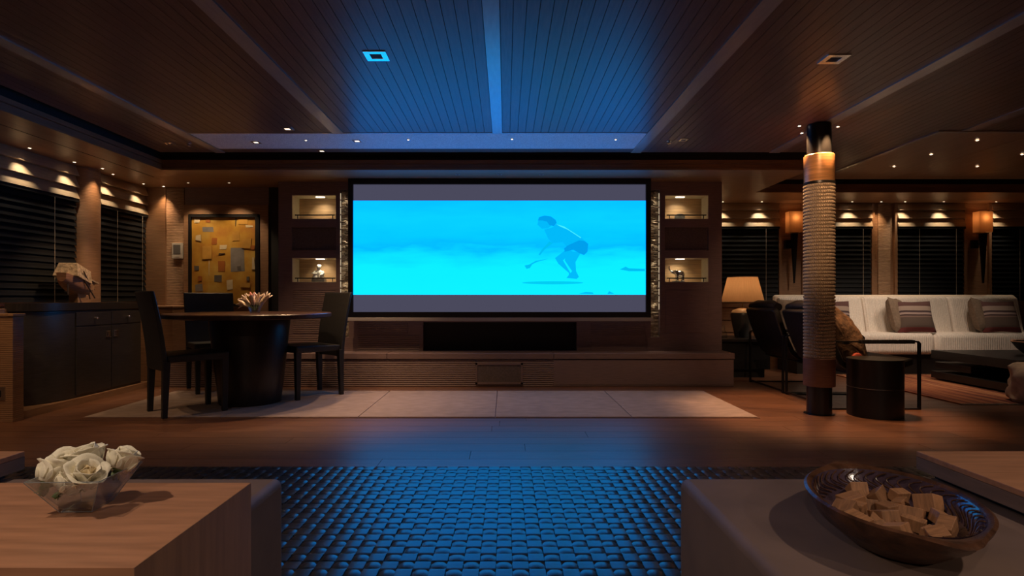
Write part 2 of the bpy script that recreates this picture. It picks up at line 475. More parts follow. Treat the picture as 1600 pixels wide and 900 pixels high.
def plank_run(xa, xb, ya, yb):
    n = max(1, round((xb - xa) / .066)); wd = (xb - xa) / n
    me = None
    for k in range(n):
        xc = xa + wd * (k + .5)
        if me is None:
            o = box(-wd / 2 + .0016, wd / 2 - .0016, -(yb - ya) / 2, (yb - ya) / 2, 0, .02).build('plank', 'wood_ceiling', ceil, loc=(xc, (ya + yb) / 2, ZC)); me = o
        else: inst(me, ceil, (xc, (ya + yb) / 2, ZC))


edges = [-3.30] + [e for b, w_ in BEAMS for e in (b - w_ / 2, b + w_ / 2)] + [XR]
for i in range(0, len(edges), 2):
    xa, xb = edges[i], edges[i + 1]
    if i == 0: plank_run(xa, xb, -2.5, 5.51)
    elif i in (2, 4, 6): plank_run(xa, xb, -2.5, 4.85)
    elif i == 8: plank_run(xa, xb, -2.5, 5.51)
    elif i == 10: plank_run(xa, 2.95, -2.5, 5.51); plank_run(2.95, 3.60, -2.5, 6.78); plank_run(3.60, xb, -2.5, 4.79)
    else: plank_run(xa, 6.9, -2.5, 4.79)
box(-3.30, 3.6, -2.5, 4.85, ZC + .02, ZC + .05).build('backing_board', 'ceiling_dark', ceil)
for i, (bx, bw) in enumerate(BEAMS):
    y1 = 4.85 if i in (1, 2) else 5.51
    if i == 5: y1 = 4.79
    if i == 3: y1 = 5.51
    struct(box(bx - bw / 2 + .002, bx + bw / 2 - .002, -2.5, y1, ZC - .006, ZC + .03).build('beam', 'wood_beam', ceil))
# border strips round the woven panel, and the panel itself
box(BEAMS[0][0] + .05, TEX[1], 4.852, 4.875, ZC - .004, ZC + .02).build('panel_border', 'wood_beam', ceil)
box(BEAMS[0][0] + .05, TEX[1], 5.37, 5.51, ZC, ZC + .02).build('panel_border', 'wood_ceiling', ceil)
tx = box(BEAMS[0][0] + .055, TEX[1], 4.875, 5.37, ZC - .002, ZC + .02).build('woven_panel', 'woven_panel', ceil)
# side ceiling panel over the sofa corner
box(3.60, XR, 4.79, 4.83, ZC - .012, ZC + .03).build('panel_border', 'wood_beam', ceil)
box(3.60, 3.64, 4.83, 6.78, ZC - .012, ZC + .03).build('panel_border', 'wood_beam', ceil)
for k in range(5):
    box(3.642 + k * .88, 3.642 + (k + 1) * .88 - .004, 4.832, 6.78, ZC + .004, ZC + .03).build('ceiling_panel', 'wood_soffit_side', ceil)
# soffits (lower border ceilings)
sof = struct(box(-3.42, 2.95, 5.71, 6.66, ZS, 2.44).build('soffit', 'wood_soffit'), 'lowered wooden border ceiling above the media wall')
sof2 = struct(box(XL, -3.42, -2.5, 6.66, ZS, 2.44).build('soffit', 'wood_soffit_side'), 'lowered wooden border ceiling above the dark blinds')
sof3 = struct(box(2.349, 2.95, 6.66, YR, ZS, 2.44).build('soffit', 'wood_soffit_side'), 'lowered ceiling strip beside the media wall corner')
sof4 = struct(box(2.95, XR, 6.92, YR, ZS, 2.44).build('soffit', 'wood_soffit'), 'lowered wooden border ceiling above the sofa')
# crown mouldings, and black strips painting the shade inside the air slots
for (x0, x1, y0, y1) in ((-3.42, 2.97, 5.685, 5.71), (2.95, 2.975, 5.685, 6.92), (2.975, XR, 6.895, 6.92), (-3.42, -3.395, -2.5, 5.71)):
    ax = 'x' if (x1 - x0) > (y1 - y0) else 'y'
    struct(box(x0, x1, y0, y1, ZS + .105, 2.44).build('trim_slot_shade', 'black_panel', sof))
    for z0, z1, pr in ((ZS, ZS + .018, .012), (ZS + .022, ZS + .06, .0), (ZS + .064, ZS + .10, .01)):
        if ax == 'x': b = box(x0, x1, y0 - pr, y1, z0, z1)
        elif x0 < 0: b = box(x0, x1 + pr, y0, y1, z0, z1)
        else: b = box(x0, x1 + pr, y0, y1, z0, z1)
        struct(b.build('trim_crown', 'wood_soffit' if ax == 'x' else 'wood_soffit_side', sof))
box(-3.42, 2.75, 5.682, 5.685, ZS + .13, ZS + .137).build('air_slot_bar', 'steel_dark', sof)
box(-3.665, -3.66, 0, 6.0, ZS - .002, ZS).build('groove', 'black_panel', sof2)
# ---- walls
wl = struct(box(XL - .2, XL, -2.6, 6.66, -.02, 2.44).build('wall_left', 'wood_wall'), 'wooden side wall with windows')
wb = struct(box(XL, -2.3, WL_Y, WL_Y + .1, -.02, 2.44).build('wall_back_dining', 'wood_wall'), 'wooden wall of the dining corner')
wr = struct(box(2.2, XR, YR, YR + .15, -.02, 2.44).build('wall_back_lounge', 'wood_wall'), 'wooden window wall behind the sofa')
struct(box(XR, XR + .1, -2.6, YR, -.02, 2.44).build('wall_right', 'wood_wall'))
struct(box(XL - .2, XR, -2.7, -2.6, -.02, 2.44).build('wall_rear', 'wood_wall'))
# media wall with niches
s = YB / F
NL = (-2.319, -1.840); NR = (1.729, 2.201)
Zn = [(1.784, 2.041), (1.444, 1.694), (1.097, 1.361)]
holes = [(a, b, z0, z1) for a, b in (NL, NR) for z0, z1 in Zn]
MEDIA_REC = (-.896, .771, .326, .664)
holes += [MEDIA_REC, (-1.80, -1.70, .50, 2.10), (1.575, 1.675, .50, 2.10)]
mw = struct(holed(-2.465, 2.347, 0, ZS, YB, YB + .26, holes).build('wall_back', 'media_wall'), 'dark wooden media wall behind the screen')
box(-2.465, 2.347, YB + .26, 7.7, 0, ZS).build('wall_core', 'media_wall', mw)
for a, b in (NL, NR):
    for k, (z0, z1) in enumerate(Zn):
        if k == 1:
            box(a, b, YB + .03, YB + .05, z0, z1).build('recess_panel', 'media_dark', mw)
        else:
            box(a, b, YB + .215, YB + .23, z0, z1).build('niche_back', 'niche_wood', mw)
            box(a, a + .004, YB + .004, YB + .215, z0, z1).build('niche_side', 'niche_side', mw)
            box(b - .004, b, YB + .004, YB + .215, z0, z1).build('niche_side', 'niche_side', mw)
            box(a, b, YB + .004, YB + .215, z1 - .004, z1).build('niche_top', 'niche_side', mw)
            box(a, b, YB + .004, YB + .215, z0, z0 + .004).build('niche_floor', 'niche_side', mw)
box(MEDIA_REC[0], MEDIA_REC[1], YB + .08, YB + .1, MEDIA_REC[2], MEDIA_REC[3]).build('speaker_cloth', 'black_panel', mw)
# face panels standing a little proud, so their joints read
for (px0, px1, py0, py1, m_) in ((458, 524, 453, 520, 'media_ribbed'), (1040, 1106, 453, 520, 'media_wall'),
                                 (560, 637, 500, 520, 'media_ribbed'), (560, 655, 523, 550, 'media_ribbed'),
                                 (923, 1008, 500, 520, 'media_ribbed'), (923, 1008, 523, 550, 'media_wall'), (440, 530, 523, 550, 'media_ribbed')):
    a = P(px0, py1, YB); b = P(px1, py0, YB)
    box(a[0], b[0], YB - .006, YB + .01, a[2], b[2]).build('face_panel', m_, mw, bevel=.002)
# stacked stone strips in the channels beside the screen
for cxs in (-1.75, 1.625):
    b = MB(); z = .505
    while z < 2.09:
        h = random.uniform(.010, .020)
        xm = random.uniform(-.012, .012)
        b.box(cxs - .048, cxs + xm - .001, YB + random.uniform(.05, .072), YB + .1, z, z + h - .003)
        b.box(cxs + xm + .001, cxs + .048, YB + random.uniform(.05, .072), YB + .1, z + .002, z + h - .002)
        z += h
    o = b.build('stacked_stone', 'stone_stack', mw, kind='stuff')
    box(cxs - .05, cxs + .05, YB + .1, YB + .11, .50, 2.10).build('channel_back', 'media_dark', mw)
# plinth
pl = struct(box(-3.50, 2.374, 6.0, 6.60, .0, .285).build('trim_1', 'media_ribbed'), 'long low wooden plinth below the media wall')
xs = [-3.5, -2.45, -1.235, .50, 2.386]
for i in range(4):
    box(xs[i] + .002, xs[i + 1] - .002, 5.988, 6.62, .29, .35).build('plinth_top_board', 'media_wall', pl, bevel=.004)
box(.50, 2.374, 5.9965, 6.0, .022, .284).build('plain_panel', 'media_wall', pl)
box(-3.50, 2.30, 6.02, 6.03, 0.0, .02).build('toe_line', 'black_panel', pl)
vent = thing('vent_panel', 'framed brown vent panel in the centre of the low plinth', 'vent')
a = P(743, 600, 6.0); b = P(817, 567, 6.0)
box(a[0] + .02, b[0] - .02, 5.992, 5.999, a[2] + .02, b[2] - .02).build('cloth', 'media_dark', vent)
f = MB(); f.box(a[0], b[0], 5.985, 5.999, b[2] - .02, b[2]); f.box(a[0], b[0], 5.985, 5.999, a[2], a[2] + .02)
f.box(a[0], a[0] + .02, 5.985, 5.999, a[2], b[2]); f.box(b[0] - .02, b[0], 5.985, 5.999, a[2], b[2]); f.build('frame', 'media_wall', vent)
# dining corner wall dressing
sY = WL_Y
box(-3.88, -3.675, sY - .02, sY, .35, ZS).build('grasscloth_panel', 'grasscloth', wb)
f = MB(); f.box(-3.66, -3.60, sY - .05, sY, .35, 1.985); f.box(-2.79, -2.70, sY - .05, sY, .35, 1.985); f.box(-3.60, -2.79, sY - .05, sY, 1.88, 1.985)
f.build('panel_frame', 'wood_wall', wb)
box(-2.70, -2.52, sY - .03, sY, .35, ZS).build('dark_gap', 'black_panel', wb)
box(-3.66, -2.7, sY - .02, sY, 1.99, ZS).build('header_board', 'media_wall', wb)
# ---- left wall: windows, blinds, pilasters, valances
VTOP, WBOT = ZS, .86


def window(name, along, a, b, at, z0=WBOT, z1=1.87):
    """frame, glass in the wall; along 'y' is the side wall, 'x' the wall behind the sofa"""
    def bx(u0, u1, d0, d1, za, zb):
        return box(at + d0, at + d1, u0, u1, za, zb) if along == 'y' else box(u0, u1, at - d1, at - d0, za, zb)
    g = struct(bx(a + .04, b - .04, .002, .01, z0 + .03, z1).build(name, 'night_glass'), 'black night window behind a closed venetian blind')
    for (u0, u1, za, zb) in ((a, b, z0, z0 + .03), (a, a + .04, z0 + .03, z1), (b - .04, b, z0 + .03, z1)):
        bx(u0, u1, .0, .02, za, zb).build('window_frame', 'wood_wall', g)
    return g


def blind(along, a, b, at, label, z0=WBOT, z1=1.87):
    t = thing('venetian_blind', label, 'blind', (0, 0, 0), 0, 'closed dark venetian blinds')
    L = b - a - .02; mid = (a + b) / 2; first = None; z = z1 - .05; d = .05
    while z > z0 + .03:
        loc = (at + d, mid, z) if along == 'y' else (mid, at - d, z)
        if first is None:
            m = MB()
            if along == 'y': m.extrude([(-.034, -.002), (0, .003), (.034, -.002), (.034, .0005), (0, .0055), (-.034, .0005)], 'y', -L / 2, L / 2)
            else: m.add([(v[1], v[0], v[2]) for v in MB().extrude([(-.034, -.002), (0, .003), (.034, -.002), (.034, .0005), (0, .0055), (-.034, .0005)], 'y', -L / 2, L / 2).v],
                        MB().extrude([(0, 0)] * 6, 'y', 0, 1).f)
            rot = (0, math.radians(68), 0) if along == 'y' else (math.radians(68), 0, 0)
            first = m.build('slat', 'blind_slat', t, loc=loc, rot=rot)
        else: inst(first, t, loc, first.rotation_euler)
        z -= .06
    for fr in (.12, .5, .88) if L > 1.4 else (.3, .86):
        u = a + .01 + L * fr
        m = box(at + d + .036, at + d + .038, u - .002, u + .002, z0 + .02, z1 - .03) if along == 'y' else box(u - .002, u + .002, at - d - .038, at - d - .036, z0 + .02, z1 - .03)
        m.build('ladder_cord', 'cord', t)
    m = box(at + .02, at + .08, a, b, z1 - .03, z1) if along == 'y' else box(a, b, at - .08, at - .02, z1 - .03, z1)
    m.build('head_rail', 'blind_slat', t)
    return t


def valance(along, a, b, at, parent):
    zt = [ZS, 2.085, 1.975, 1.868]
    for k in range(3):
        z1, z0 = zt[k], zt[k + 1] + .004
        pts = [(0, z1), (.045, z1), (.085, z0), (0, z0)]
        m = MB()
        if along == 'y': m.extrude([(at + p[0], p[1]) for p in pts], 'y', a, b)
        else: m.extrude([(at - p[0], p[1]) for p in pts], 'x', a, b)
        m.build('valance_board', 'wood_valance', parent)


LW = [(3.0, 5.50), (5.80, 6.56)]
lbl = ['long dark venetian blind behind the model ship and sideboard', 'narrower dark venetian blind next to the grasscloth corner with the wall display']
for i, (a, b) in enumerate(LW):
    g = window('window_%d' % (i + 1), 'y', a, b, XL)
    valance('y', a, b, XL, wl)
    blind('y', a, b, XL, lbl[i])
for yc, r in ((5.65, .15), (6.63, .06)):
    n = 14; pr = [(XL, yc - r)] + [(XL + .02 + .12 * math.sin(PI * k / n), yc - r * math.cos(PI * k / n)) for k in range(n + 1)] + [(XL, yc + r)]
    MB().extrude(pr, 'z', .8, ZS).build('pilaster', 'wood_wall', wl, smooth=True)
MB().box(XL, -3.875, 6.56, sY, .8, ZS).build('corner_post', 'wood_wall', wl)
# low wooden casing below the windows
ld = struct(box(XL, -3.96, 2.9, 6.6, 0, .84).build('trim_2', 'wood_wall'), 'low wooden casing under the side windows')
box(XL, -3.67, 4.29, 4.385, .0, .785).build('casing_panel', 'wood_wall', ld)
box(XL, -3.66, 4.28, 4.395, .79, .81).build('casing_ledge', 'wood_soffit_side', ld, bevel=.004)
box(XL, -3.5, 6.05, 6.6, .0, .815).build('casing_panel', 'wood_wall', ld)
box(XL, -3.49, 6.04, 6.6, .82, .84).build('casing_ledge', 'wood_soffit', ld, bevel=.004)
box(-3.95, -3.71, 4.34, 6.05, 0, .055).build('casing_plinth', 'wood_soffit_side', ld)
ou = thing('wall_socket', 'metal socket plate on the low wooden casing beside the black sideboard', 'socket')
box(-3.83, -3.725, 4.284, 4.29, .165, .265).build('plate', 'brushed', ou); box(-3.80, -3.755, 4.280, 4.284, .19, .24).build('insert', 'black_panel', ou)
ou.location = (-.0 + .0, 0, 0)
# ---- lounge wall
RP = [(2.35, 3.63), (3.97, 4.86), (5.20, 6.09), (6.45, 7.6)]
rl = ['dark venetian blind directly behind the lit table lamp', 'dark venetian blind partly hidden by the rope-wrapped column',
      'dark venetian blind above the middle of the white sofa', 'dark venetian blind beyond the sofa end, past the far wall sconce']
for i, (a, b) in enumerate(RP):
    window('window_%d' % (i + 3), 'x', a, b, YR)
    valance('x', a, b, YR, wr); blind('x', a, b, YR, rl[i])
for i, (a, b) in enumerate(((3.63, 3.97), (4.86, 5.20), (6.09, 6.45))):
    box(a, b, YR - .03, YR, .8, ZS).build('pilaster', 'wood_wall', wr)
    box(a, a + .035, YR - .06, YR - .03, .8, ZS).build('pilaster_edge', 'wood_soffit_side', wr); box(b - .035, b, YR - .06, YR - .03, .8, ZS).build('pilaster_edge', 'wood_soffit_side', wr)
    if i == 1: box(a + .09, b - .09, YR - .05, YR - .03, .86, ZS).build('grasscloth_panel', 'grasscloth', wr)
struct(box(2.35, XR, 7.57, YR, 0, .80).build('trim_3', 'wood_wall'), 'wooden casing under the lounge windows')
box(2.35, XR, 7.55, YR, .805, .855).build('casing_ledge', 'wood_soffit', bpy.data.objects['trim_3'])
for k in range(4): box(2.36, 3.45, 7.55, 7.57, .16 + k * .16, .16 + k * .16 + .145).build('casing_board', 'wood_soffit', bpy.data.objects['trim_3'])

# =================================================================== SCREEN
SY = 6.10
scr = thing('projection_screen', 'wide black-framed projection screen glowing turquoise with an underwater scene', 'screen', (0, 0, 0))
a = P(545, 496, SY); b = P(1016, 279, SY); ia = P(552.5, 487.5, SY); ib = P(1008.5, 288.5, SY)
zt = min(b[2], ZS - .004)
f = MB(); f.box(a[0], b[0], SY - .03, SY + .03, ib[2], zt); f.box(a[0], b[0], SY - .03, SY + .03, a[2], ia[2])
f.box(a[0], ia[0], SY - .03, SY + .03, ia[2], ib[2]); f.box(ib[0], b[0], SY - .03, SY + .03, ia[2], ib[2])
f.build('frame', 'frame_black', scr)
box(ia[0], ib[0], SY, SY + .02, ia[2], ib[2]).build('letterbox', 'bars', scr)  # faint glow stands in for spill light on the bare white screen
pa = P(552.5, 460.7, SY); pb = P(1008.5, 313.7, SY)
pcx, pcz = (pa[0] + pb[0]) / 2, (pa[2] + pb[2]) / 2
pic = box(pa[0] - pcx, pb[0] - pcx, -.003, .003, pa[2] - pcz, pb[2] - pcz).build('picture', 'picture', scr, loc=(pcx, SY - .003, pcz))


def pix(name, pts, m, k):
    """flat shape in the projected picture, from photograph pixels"""
    mb = MB(); q = [(P(x, y, SY)[0] - pcx, P(x, y, SY)[2] - pcz) for x, y in pts]
    mb.extrude(q, 'y', -.0034 - .0004 * k, -.003)
    mb.build(name, m, pic)


def zz(pts): return [(780 + x / 5.626, 310 + y / 5.626) for x, y in pts]


def oval(cx, cy, rx, ry, n=20, wob=0): return [(cx + rx * math.cos(2 * PI * i / n) * (1 + wob * math.sin(3.1 * i)), cy + ry * math.sin(2 * PI * i / n) * (1 + wob * math.cos(2.3 * i))) for i in range(n)]


pix('diver_shadow', zz(oval(470, 742, 270, 14)), 'sea_shade', 1)
pix('diver_leg', zz([(600, 440), (490, 525), (520, 575), (612, 655), (612, 690), (640, 680), (560, 545), (650, 470)]), 'diver_body', 2)
pix('diver_leg', zz([(600, 470), (575, 545), (640, 640), (590, 700), (680, 708), (700, 690), (675, 640), (670, 560), (720, 470)]), 'diver_body', 3)
pix('diver_torso', zz([(500, 225), (580, 255), (720, 345), (770, 390), (700, 420), (590, 430), (560, 385), (470, 395), (430, 355), (395, 275), (470, 255)]), 'diver_body', 4)
pix('diver_shorts', zz([(600, 415), (700, 370), (750, 375), (782, 400), (775, 470), (745, 498), (710, 485), (650, 452), (575, 470), (570, 440)]), 'diver_dark', 5)
pix('diver_head', zz([(345, 190), (335, 230), (375, 268), (430, 262), (460, 240), (440, 200), (400, 190)]), 'diver_body', 5)
pix('diver_hair', zz([(340, 195), (350, 165), (400, 152), (455, 160), (495, 190), (505, 215), (480, 245), (440, 235), (420, 205), (380, 195)]), 'diver_dark', 6)
pix('diver_back_light', zz([(500, 228), (570, 248), (720, 345), (715, 350), (600, 275), (540, 250)]), 'diver_light', 6)
pix('diver_arm', zz([(440, 375), (475, 395), (400, 450), (360, 500), (345, 495), (380, 440)]), 'sea_mid', 4)
pix('diver_tool', zz([(440, 528), (330, 560), (290, 580), (270, 612), (240, 620), (222, 590), (260, 583), (320, 550)]), 'sea_mid', 4)
pix('seabed_rock', zz([(700, 838), (760, 822), (820, 826), (830, 840)]), 'sea_mid', 2)
pix('seabed_rock', zz([(950, 840), (965, 815), (1010, 838)]), 'sea_mid', 2)
pix('seabed_rock', zz([(1060, 625), (1110, 600), (1140, 615), (1280, 620), (1280, 640), (1140, 640)]), 'sea_mid', 2)
bar = box(P(545, 0, SY)[0] - .01, b[0] + .015, SY - .035, SY + .05, a[2] - .038, a[2]).build('bottom_bar', 'screen_bar', scr, bevel=.005)

# =================================================================== LIGHT FITTINGS


def led_spot(px, py, z, label, W, ang, group, target_dx=(0, 0), col=WARM, r=.012, pos=None, blend=.6, glow='led'):
    if pos is None:
        Y = (z - H) * F / (VY - py); X = (px - VX) * Y / F
    else: X, Y = pos
    t = thing('recessed_spotlight', label, 'light', (X, Y, z), 0, group)
    MB().lathe([(r * 1.9, -.001), (r * 1.9, -.004), (r * 1.2, -.004), (r * 1.1, -.001)], 20).build('ring', 'brushed', t, smooth=True)
    MB().lathe([(r, -.0005), (r, -.003)], 16).build('lens', glow, t)
    if W:
        l = spot('spot_beam', (0, 0, -.02), W, ang, blend, col); l.parent = t
        if target_dx != (0, 0):
            l.rotation_euler = Vector((target_dx[0], target_dx[1], -1)).to_track_quat('-Z', 'Y').to_euler()
    return t


g = 'recessed spots along the side windows'
for k, (yy, nm) in enumerate(((3.85, 'added out of view over the low casing in front of the sideboard'), (3.3, 'added out of view before the low casing'))):  # unseen spots added to brighten the low casing
    led_spot(0, 0, ZS, 'tiny recessed spotlight ' + nm, 12, 80, g, (.02, .25), WARM, pos=(-3.6, yy), r=.010)
left = [(39, 231, 'first visible'), (110, 253, 'second'), (154, 263, 'third'), (181, 272, 'fourth'), (229, 287, 'fifth'), (264, 294, 'sixth')]
for i, (px, py, nm) in enumerate(left):
    where = ['above the near part of the long blind', 'above the end of the long blind', 'above the rounded pilaster between the blinds',
             'above the start of the narrower blind', 'above the end of the narrower blind', 'in the corner by the grasscloth panel'][i]
    Y = (ZS - H) * F / (VY - py)
    led_spot(0, 0, ZS, 'tiny lit recessed spotlight ' + where, 4.2 if i not in (2, 5) else 7.0, 74, g, (-.18 if i not in (2, 5) else -.10, 0), WARM if i in (2, 5) else COOLWARM,
             pos=(-3.995 if i not in (2, 5) else (-3.92 if i == 2 else -3.86), Y if i < 5 else 6.50), r=.010, blend=1.0)
for px, nm in ((294, 'above the window side of the painting'), (358, 'above the screen side of the painting')):
    led_spot(px, 285.5, ZS, 'small recessed spotlight in the lowered ceiling ' + nm, 8, 85, 'picture spots', (0, .12), (1, .7, .4), r=.010, glow='led_soft')
g = 'recessed spots above the lounge windows'
names = ['beside the media wall corner', 'above the first lounge blind by the lamp', 'right beside the column, above the second lounge blind', 'above the grasscloth pilaster',
         'above the start of the third lounge blind', 'above the end of the third lounge blind', 'above the last lounge blind past the sconce']
for i, px in enumerate((1134, 1196, 1339, 1385, 1423, 1484, 1567)):
    Y = 7.545; X = (px - VX) * 7.443 / F
    led_spot(0, 0, ZS, 'tiny recessed spotlight ' + names[i], 4.6 if i != 3 else 5.0, 74, g, (0, .16), COOLWARM if i != 3 else WARM, pos=(X, Y), r=.010, blend=1.0)
g = 'recessed spots around the column head'
for (X, Y, nm, aim) in ((2.377, 4.66, 'on the screen side of the column head', (.10, 0)), (2.545, 4.46, 'in front of the column head', (0, .12)),
                        (2.70, 4.68, 'on the sofa side of the column head', (-.10, 0)), (2.50, 4.86, 'behind the column head', (0, -.12))):
    led_spot(0, 0, ZC, 'tiny recessed ceiling spotlight ' + nm, 42, 60, g, aim, (1, .55, .25), pos=(X, Y), r=.010)
g = 'recessed spots over the sofa corner'
for (px, py, nm) in ((1397, 260, 'nearest the column of the five over the lounge'), (1455, 241, 'second from the column over the lounge'), (1527, 219, 'closest to the camera of the five over the lounge'),
                     (1527, 260, 'straight above the striped cushions'), (1597, 241, 'rightmost over the coffee table')):
    led_spot(px, py, ZC, 'tiny recessed ceiling spotlight ' + nm, 13, 80, g, (0, .45), (1, .78, .58), r=.011)
g = 'pin spots in the woven ceiling panel'
for (px, py, nm) in ((478, 219, 'over the dining side'), (638, 218, 'over the screen, second from the dining side'), (800, 217, 'in the middle of the woven ceiling panel'), (962, 218, 'at the lounge end of the woven ceiling panel')):
    led_spot(px, py, ZC - .002, 'pin spotlight in the woven ceiling strip ' + nm, 9, 75, g, (0, 0), WARM, r=.008, glow='led')
g = 'unlit spots above the screen'
for (px, nm) in ((715, 'first'), (781, 'middle'), (846, 'last')):
    led_spot(px, 272.5, ZS, 'small unlit recessed spot above the screen, %s of three' % nm, 0, 60, g, r=.014, glow='lens_off')


def square_light(px, py, label, sz, lit, W=0, ang=75, pos=None, col=WARM, aim=(0, 0)):
    Y = (ZC - H) * F / (VY - py) if pos is None else pos[1]
    X = (px - VX) * Y / F if pos is None else pos[0]
    t = thing('square_downlight', label, 'light', (X, Y, ZC), 0, 'square ceiling downlights')
    h = sz / 2; i_ = h * .5
    f = MB(); f.box(-h, h, -h, -i_, -.005, -.0005); f.box(-h, h, i_, h, -.005, -.0005); f.box(-h, -i_, -i_, i_, -.005, -.0005); f.box(i_, h, -i_, i_, -.005, -.0005)
    f.build('frame', 'fitting_white', t, bevel=.001)
    box(-i_, i_, -i_, i_, -.004, -.001).build('recess', 'led_soft' if lit else 'black_panel', t)
    if W:
        l = spot('downlight_beam', (0, 0, -.03), W, ang, .7, col, size=.03); l.parent = t
        if aim != (0, 0): l.rotation_euler = Vector((aim[0], aim[1], -1)).to_track_quat('-Z', 'Y').to_euler()
    return t


square_light(588, 87, 'large square downlight among the blue-lit ceiling planks', .13, False)
square_light(1303, 92, 'large dark-faced square downlight in the ceiling before the column', .13, False, 24, 46, aim=(.86, 1.80), col=(1, .60, .32))  # recess stays dark, but an aimed beam lights the column
square_light(449, 201, 'small lit square downlight beside the beam over the dining table', .085, True, 26, 75)
square_light(400, 222, 'small lit square downlight at the dining end of the woven strip', .075, True, 12, 80)
square_light(503, 239, 'small lit square downlight between woven strip and dark air slot', .075, True, 20, 85, pos=(-1.74, 5.455))
square_light(558, 220, 'small lit square downlight in the woven strip near the screen edge', .075, True, 26, 75)
square_light(1068, 218, 'small square downlight on the lounge side of the woven strip', .075, False, 12, 75)
square_light(265, 224, 'small dark-faced square downlight in the corner over the blinds', .075, False, 24, 55, aim=(-.55, .06))  # recess stays dark, with an aimed beam added to light the ship
# unseen downlights above the seating, plus a pair behind the camera added for fill
g = 0
for (X, Y, nm, W) in ((-1.65, .72, 'above the rose bowl table', 32), (1.9, .55, 'above the carved bowl', 24), (-.7, -1.3, 'added as fill behind the camera by the rear wall', 36), (2.4, -1.2, 'added as fill behind the camera towards the lounge', 36)):
    square_light(0, 0, 'square ceiling downlight ' + nm, .085, True, W, 150, pos=(X, Y), col=(1, .76, .56))
for (px, py, nm) in ((295, 224, 'over the dining corner'), (1045, 220, 'beside the lounge end of the woven strip')):
    Y = (ZC - H) * F / (VY - py)
    t = thing('sprinkler', 'small metal ceiling sprinkler ' + nm, 'sprinkler', ((px - VX) * Y / F, Y, ZC))
    MB().lathe([(.022, 0), (.022, -.004), (.008, -.006), (.008, -.022)], 16).build('rose_plate', 'chrome', t, smooth=True)
    MB().lathe([(.016, -.026), (.016, -.023)], 12).build('deflector', 'chrome', t)
    m = MB(); m.tube([(-.007, 0, -.02), (-.010, 0, -.024)], .002, 6); m.tube([(.007, 0, -.02), (.010, 0, -.024)], .002, 6); m.build('arms', 'chrome', t)
# niche lamps
for (a, b), sd in ((NL, 'dining'), (NR, 'lounge')):
    for k, nm in ((0, 'upper'), (2, 'lower')):
        z1 = Zn[k][1]; cxn = (a + b) / 2 + (.045 if sd == 'dining' else -.05)
        t = thing('niche_light', 'small bright strip light in the %s niche on the %s side' % (nm, sd), 'light', (cxn, YB + .075, z1 - .004), 0, 'strip lights in the display niches')
        box(-.045, .045, -.015, .015, -.008, 0).build('diffuser', 'led_niche', t)
        l = spot('niche_beam', (0, .01, -.012), 1.3, 120, .9, (1, .82, .55), size=.02); l.parent = t; l.rotation_euler = (math.radians(18), 0, 0)
for cxs in (-1.75, 1.625):
    sg = -1 if cxs < 0 else 1
    t = thing('channel_light', 'thin vertical light strip in the stone channel on the %s side of the screen' % ('dining' if cxs < 0 else 'lounge'), 'light', (cxs + sg * .046, YB + .012, 0))
    for k in range(16): box(-.0015, .0015, .01, .018, .80 + k * .08, .80 + k * .08 + .066).build('diffuser', 'led_strip', t)
    for k in range(6):  # small spots added down the channel to light the stones evenly
        l = spot('channel_fill_beam', (-sg * .046, .012, 2.085 - .23 * k), .6, 46, .9, COOLWARM, size=.006); l.parent = t; l.rotation_euler = (math.radians(7), 0, 0)
        box(-sg * .046 - .006, -sg * .046 + .006, .004, .018, 2.088 - .23 * k, 2.096 - .23 * k).build('fill_spot_head', 'steel_dark', t)

# =================================================================== NICHE CONTENTS
for (a, b), sd in ((NL, 'dining'), (NR, 'lounge')):
    for k, nm in ((0, 'upper'), (2, 'lower')):
        z0 = Zn[k][0]
        t = thing('niche_rail', 'thin black guard rail across the %s niche on the %s side' % (nm, sd), 'rail', (0, 0, 0), 0, 'guard rails of the display niches')
        MB().box(a + .025, b - .015, YB + .02, YB + .028, z0 + .038, z0 + .05).build('bar', 'frame_black', t)
        for x in (a + .055, b - .045): box(x - .004, x + .004, YB + .02, YB + .028, z0 + .004, z0 + .038).build('post', 'frame_black', t)
cx_, z0 = P(498, 441, YB + .1)[0], Zn[2][0] + .004
t = thing('statuette', 'white seated statuette on a dark base in a lit niche', 'statuette', (cx_, YB + .11, z0))
box(-.07, .07, -.04, .04, 0, .034).build('base', 'pewter', t, bevel=.003)
m = MB(); m.ell((0, 0, .09), (.045, .032, .05)); m.ell((0, -.005, .162), (.024, .026, .028)); m.ell((0, 0, .176), (.027, .03, .018))
m.ell((-.035, -.02, .055), (.03, .035, .022)); m.ell((.035, -.02, .055), (.03, .035, .022)); m.tube([(-.04, 0, .12), (-.055, -.02, .095), (-.02, -.045, .085)], .014)
m.tube([(.04, 0, .12), (.058, -.02, .09), (.03, -.045, .07)], .014); m.tube([(-.03, -.045, .085), (-.065, -.045, .10)], .010); m.ell((0, -.01, .136), (.016, .016, .02))
m.build('figure', 'marble_white', t, remesh=.005)
cx_, z0 = P(1061, 440, YB + .1)[0], Zn[2][0] + .004
t = thing('elephant_figurine', 'shiny silver elephant figurine with raised trunk in a lit niche', 'figurine', (cx_, YB + .11, z0))
box(-.065, .055, -.03, .03, 0, .012).build('base', 'pewter', t)
m = MB(); m.ell((.012, 0, .092), (.052, .036, .038)); m.ell((-.042, 0, .108), (.028, .026, .026))
for x, yy in ((-.022, .02), (-.022, -.02), (.042, .02), (.042, -.02)): m.tube([(x, yy, .085), (x, yy, .04), (x + .003, yy, .01)], [.017, .013, .014])
m.tube([(-.055, 0, .105), (-.085, 0, .115), (-.105, 0, .14), (-.110, 0, .165), (-.100, 0, .18)], [.016, .012, .009, .008, .006])
